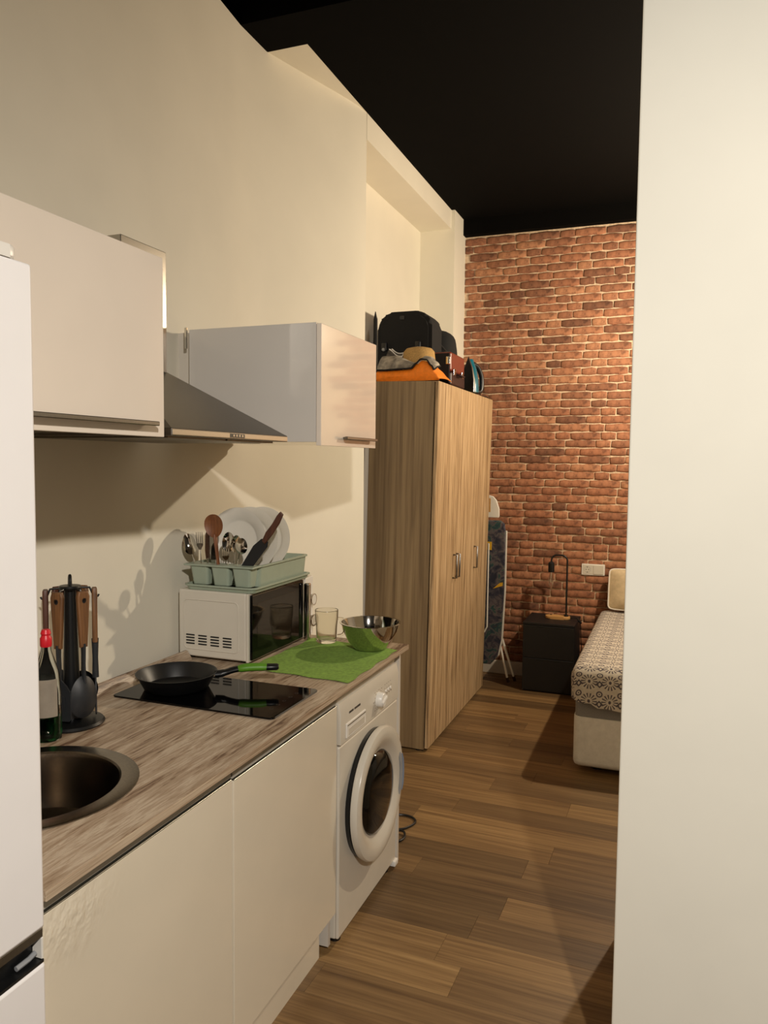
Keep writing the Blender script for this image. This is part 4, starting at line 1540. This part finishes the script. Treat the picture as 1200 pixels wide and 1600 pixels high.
# ------------------------------------------------------------------ ironing board behind the wardrobe
ib = thing('ironing_board', 'folded ironing board with dark floral cover standing between wardrobe and bricks', 'ironing board', (-1.25, 5.46, 0))
out = [(-1.42, 0.16), (-1.20, 0.16), (-1.150, 0.22), (-1.128, 0.34), (-1.112, 0.70), (-1.108, 1.14), (-1.118, 1.195), (-1.145, 1.215), (-1.42, 1.215)]
build('padded_cover', B().prism([(x, 5.405, zz) for x, zz in out], (0, 0.03, 0), 0.008, 3), 'floral', ib)
out2 = [(-1.42, 0.17), (-1.19, 0.17), (-1.140, 0.23), (-1.118, 0.34), (-1.103, 0.70), (-1.101, 1.14), (-1.42, 1.20)]
build('steel_frame', B().prism([(x, 5.437, zz) for x, zz in out2], (0, 0.012, 0), 0.002, 1), 'white_plastic', ib)
build('iron_rest', B().prism([(x, 5.42, zz) for x, zz in ((-1.40, 1.235), (-1.165, 1.235), (-1.158, 1.245), (-1.160, 1.30), (-1.180, 1.36), (-1.205, 1.388), (-1.235, 1.396), (-1.40, 1.396))], (0, 0.02, 0), 0.004, 2), 'white_plastic', ib)
build('rest_slot', B().box(-1.26, -1.222, 5.4185, 5.421, 1.275, 1.375, 0.001, 1), 'lamp_wood', ib)
for a_, b__ in (((-1.13, 5.455, 0.36), (-1.045, 5.55, 0.02)), ((-1.15, 5.455, 0.34), (-1.085, 5.50, 0.02))):
    lg = build('leg', B().tube([a_, b__], 0.009, 8), 'white_plastic', ib)
    v0, v1 = Vector(a_), Vector(b__)
    build('rubber_tip', B().tube([v0.lerp(v1, 0.90), v0.lerp(v1, 1.01)], 0.011, 8), 'dark_maroon', lg)
build('leg', B().tube([(-1.30, 5.46, 1.1), (-1.30, 5.47, 0.012)], 0.009, 8), 'white_plastic', ib)
build('leg_tube', B().tube([(-1.225, 5.39, 1.05), (-1.226, 5.39, 0.44), (-1.245, 5.39, 0.40)], 0.006, 8), 'white_plastic', ib)
build('yellow_patch', B().box(-1.26, -1.205, 5.4035, 5.406, 1.00, 1.06, 0.0008, 1), 'yellow', ib)
build('yellow_patch', B().prism([(x, 5.406, zz) for x, zz in ((-1.19, 0.72), (-1.12, 0.745), (-1.118, 0.77), (-1.14, 0.765))], (0, -0.0025, 0)), 'yellow', ib)

# ------------------------------------------------------------------ nightstand, lamp, socket
ns = thing('nightstand', 'black nightstand with two drawers against the brick wall by the bed', 'nightstand', (-0.783, 5.55, 0))
NX0, NX1, NY0, NY1 = -0.964, -0.601, 5.385, 5.752
build('body', B().box(NX0 + 0.002, NX1 - 0.002, NY0 + 0.019, NY1, 0.0, 0.484, 0.001, 1), 'black_laminate', ns)
build('top', B().box(NX0, NX1, NY0, NY1, 0.484, 0.500, 0.0015, 1), 'black_laminate', ns)
for z0, z1 in ((0.012, 0.243), (0.247, 0.480)):
    d = build('drawer_front', B().box(NX0 + 0.002, NX1 - 0.002, NY0, NY0 + 0.018, z0, z1, 0.0015, 1), 'black_laminate', ns)
    build('grip_slot', B().box(NX0 + 0.10, NX1 - 0.10, NY0 - 0.001, NY0 + 0.002, z1 - 0.012, z1 - 0.004), 'dark_gap', d)

tl = thing('table_lamp', 'black arched lamp with bare bulb on a wooden base, on the nightstand', 'lamp', (-0.745, 5.60, 0.5))
LY = 5.60
build('base', B().prism([(x, y, 0.5005) for x, y in roundrect(-0.838, -0.660, LY - 0.042, LY + 0.042, 0.041, 8)], (0, 0, 0.020), 0.004, 2), 'lamp_wood', tl)
ap = [(-0.690, LY, 0.518), (-0.690, LY, 0.90)] + arc((-0.730, LY, 0.925), 0.040, 0, PI / 2, 6, 0, 2) + arc((-0.764, LY, 0.925), 0.040, PI / 2, PI, 6, 0, 2) + [(-0.804, LY, 0.905)]
build('arch', B().tube(ap, 0.0065, 10), 'black_plastic', tl)
build('foot_ring', B().lathe([(0.016, 0.519), (0.016, 0.524), (0.008, 0.530), (0, 0.530)], (-0.690, LY, 0), 20), 'black_plastic', tl)
build('socket', B().lathe([(0, 0.915), (0.012, 0.915), (0.022, 0.905), (0.0225, 0.845), (0.020, 0.838), (0, 0.838)], (-0.804, LY, 0), 28), 'black_plastic', tl)
bulb = build('bulb', B().lathe([(0.013, 0.840), (0.014, 0.825), (0.017, 0.80), (0.0185, 0.765), (0.015, 0.735), (0.008, 0.718), (0, 0.714)], (-0.804, LY, 0), 24), 'glass', tl)
build('filament_stem', B().tube([(-0.804, LY, 0.838), (-0.804, LY, 0.76)], [0.004, 0.002], 8), 'chrome', bulb)
lc = B()
lc.tube(smooth_path([(-0.804, LY + 0.012, 0.524), (-0.75, LY + 0.06, 0.505), (-0.69, LY + 0.02, 0.530), (-0.66, LY + 0.01, 0.508), (-0.62, LY, 0.512), (-0.588, LY - 0.01, 0.485), (-0.582, LY + 0.02, 0.36), (-0.575, LY + 0.06, 0.2), (-0.575, LY + 0.1, 0.03)], 5), 0.003, 8)
cd = build('cord', lc, 'black_plastic', tl)
build('cord_switch', B().box(-0.020, 0.020, -0.008, 0.008, -0.007, 0.007, 0.004, 2, Matrix.Translation((-0.592, LY - 0.01, 0.492)) @ Matrix.Rotation(0.75, 4, 'Y')), 'black_plastic', cd)

so = thing('wall_socket', 'white double wall plate with power socket and switch on the bricks', 'socket', (-0.52, 5.768, 0.85))
build('frame', B().prism([(x, 5.7785, zz) for x, zz in roundrect(-0.606, -0.440, 0.810, 0.892, 0.005, 4)], (0, -0.016, 0), 0.002, 2), 'white_plastic', so)
MS = Matrix.Translation((-0.564, 5.7625, 0.851)) @ Matrix.Rotation(PI / 2, 4, 'X')
inset = build('socket_insert', B().box(-0.596, -0.5245, 5.7605, 5.763, 0.818, 0.884, 0.001, 1), 'white_enamel', so)
build('socket_well', B().lathe([(0.0215, 0.0030), (0.0230, 0.0026), (0.0225, 0.0018), (0.0190, 0.0016), (0, 0.0016)], (0, 0, 0), 32, MS), 'grey_plastic', inset)
for dx in (-0.0095, 0.0095):
    build('pin_hole', B().lathe([(0, 0.0022), (0.0032, 0.0022), (0.0034, 0.0014)], (dx, 0, 0), 12, MS), 'dark_gap', inset)
for dz in (-0.0185, 0.0185):
    build('earth_clip', B().box(-0.003, 0.003, dz - 0.003, dz + 0.003, 0.0016, 0.004, 0.0006, 1, MS), 'chrome', inset)
build('switch_rocker', B().box(-0.5215, -0.450, 5.7585, 5.763, 0.818, 0.884, 0.0015, 2), 'white_enamel', so)

# ------------------------------------------------------------------ bed
bd = thing('bed', 'white leatherette storage bed with grey band, behind the partition', 'bed', (0.20, 4.9, 0))
build('base', B().box(-0.445, 0.95, 4.035, 5.74, 0.035, 0.305, 0.03, 5, only=lambda a, b_: abs(a.z - b_.z) > 0.1 or min(a.z, b_.z) < 0.1), 'bed_leather', bd)
build('lid_band', B().box(-0.440, 0.945, 4.040, 5.74, 0.306, 0.385, 0.03, 4, only=lambda a, b_: abs(a.z - b_.z) > 0.03), 'bed_grey', bd)
build('mattress', B().box(-0.425, 0.93, 4.06, 5.735, 0.386, 0.548, 0.03, 3), 'white_cloth', bd)
for xx in (-0.33, 0.85):
    for yy in (4.15, 5.6):
        build('foot', B().lathe([(0, 0), (0.03, 0), (0.03, 0.036), (0, 0.036)], (xx, yy, 0), 16), 'black_plastic', bd)

# bedspread: a draped shell with a soft top edge
b = B()
b.box(-0.468, 0.975, 4.005, 5.742, 0.366, 0.575, 0.065, 6, only=lambda a, c_: min(a.z, c_.z) > 0.5 or (abs(a.z - c_.z) > 0.1))
bmesh.ops.delete(b.bm, geom=[f for f in b.bm.faces if all(v.co.z < 0.37 for v in f.verts)], context='FACES')
long_e = [e for e in b.bm.edges if e.calc_length() > 0.15]
for _ in range(5):
    le = [e for e in b.bm.edges if e.calc_length() > 0.06]
    if not le:
        break
    bmesh.ops.subdivide_edges(b.bm, edges=le, cuts=1, use_grid_fill=True)
for v in b.bm.verts:
    k = max(0.0, min(1.0, (0.56 - v.co.z) / 0.19))
    n_ = noise.noise(Vector((v.co.x * 7, v.co.y * 7, v.co.z * 2)))
    if v.co.z < 0.55:
        if v.co.y < 4.08:
            v.co.y += -0.010 * k * n_ - 0.004 * k
        if v.co.x < -0.40:
            v.co.x += -0.012 * k * n_ + 0.004 * k
        if v.co.z < 0.38:
            v.co.z += 0.012 * noise.noise(Vector((v.co.x * 9, v.co.y * 9, 7)))
            if v.co.x < -0.36 and v.co.y < 4.2:
                v.co.z += 0.03
    else:
        v.co.z += 0.006 * noise.noise(Vector((v.co.x * 5, v.co.y * 5, 2)))


def cover_uv(co, nrm):
    d = max(0.0, 0.575 - co.z)
    if nrm.x < -0.75:
        return (co.x - d, co.y)
    if nrm.x > 0.75:
        return (co.x + d, co.y)
    return (co.x, co.y - d)


o = build('bedspread', b, 'cover', at=(0.2, 4.9, 0.575), uv=cover_uv)
tag(o, 'pale bedspread printed with dark suns, rings and diamonds, on the bed', 'bedspread')

# pillow leaning on the wall
pw = thing('pillow', 'beige pillow with white edge leaning on the bricks at the bed head', 'pillow', (-0.10, 5.62, 0.58))
MP = Matrix.Translation((-0.10, 5.655, 0.735)) @ Matrix.Rotation(math.radians(-14), 4, 'X')


def pil(u, v):
    a, t = 2 * PI * u, PI * v
    def se(c_, p_): return math.copysign(abs(c_) ** p_, c_)
    x = 0.30 * se(math.cos(a), 0.14) * max(math.sin(t), 0) ** 0.25
    z_ = -0.145 * se(math.sin(a), 0.14) * max(math.sin(t), 0) ** 0.25
    edge = max(0.0, 1 - (abs(x) / 0.30) ** 4) * max(0.0, 1 - (abs(z_) / 0.145) ** 4)
    y = -0.062 * math.cos(t) * (0.15 + 0.85 * edge)
    y += 0.006 * noise.noise(Vector((x * 9, z_ * 9, 0)))
    return Vector((x, y, z_))


build('cushion', B().grid(pil, 56, 20, wrap_u=True, mtx=MP), 'pillow', pw)
seam = [MP @ (pil(i / 56, 0.5) * 1.0) for i in range(56)]
build('piping', B().tube(seam, 0.006, 6, closed=True), 'white_cloth', pw)
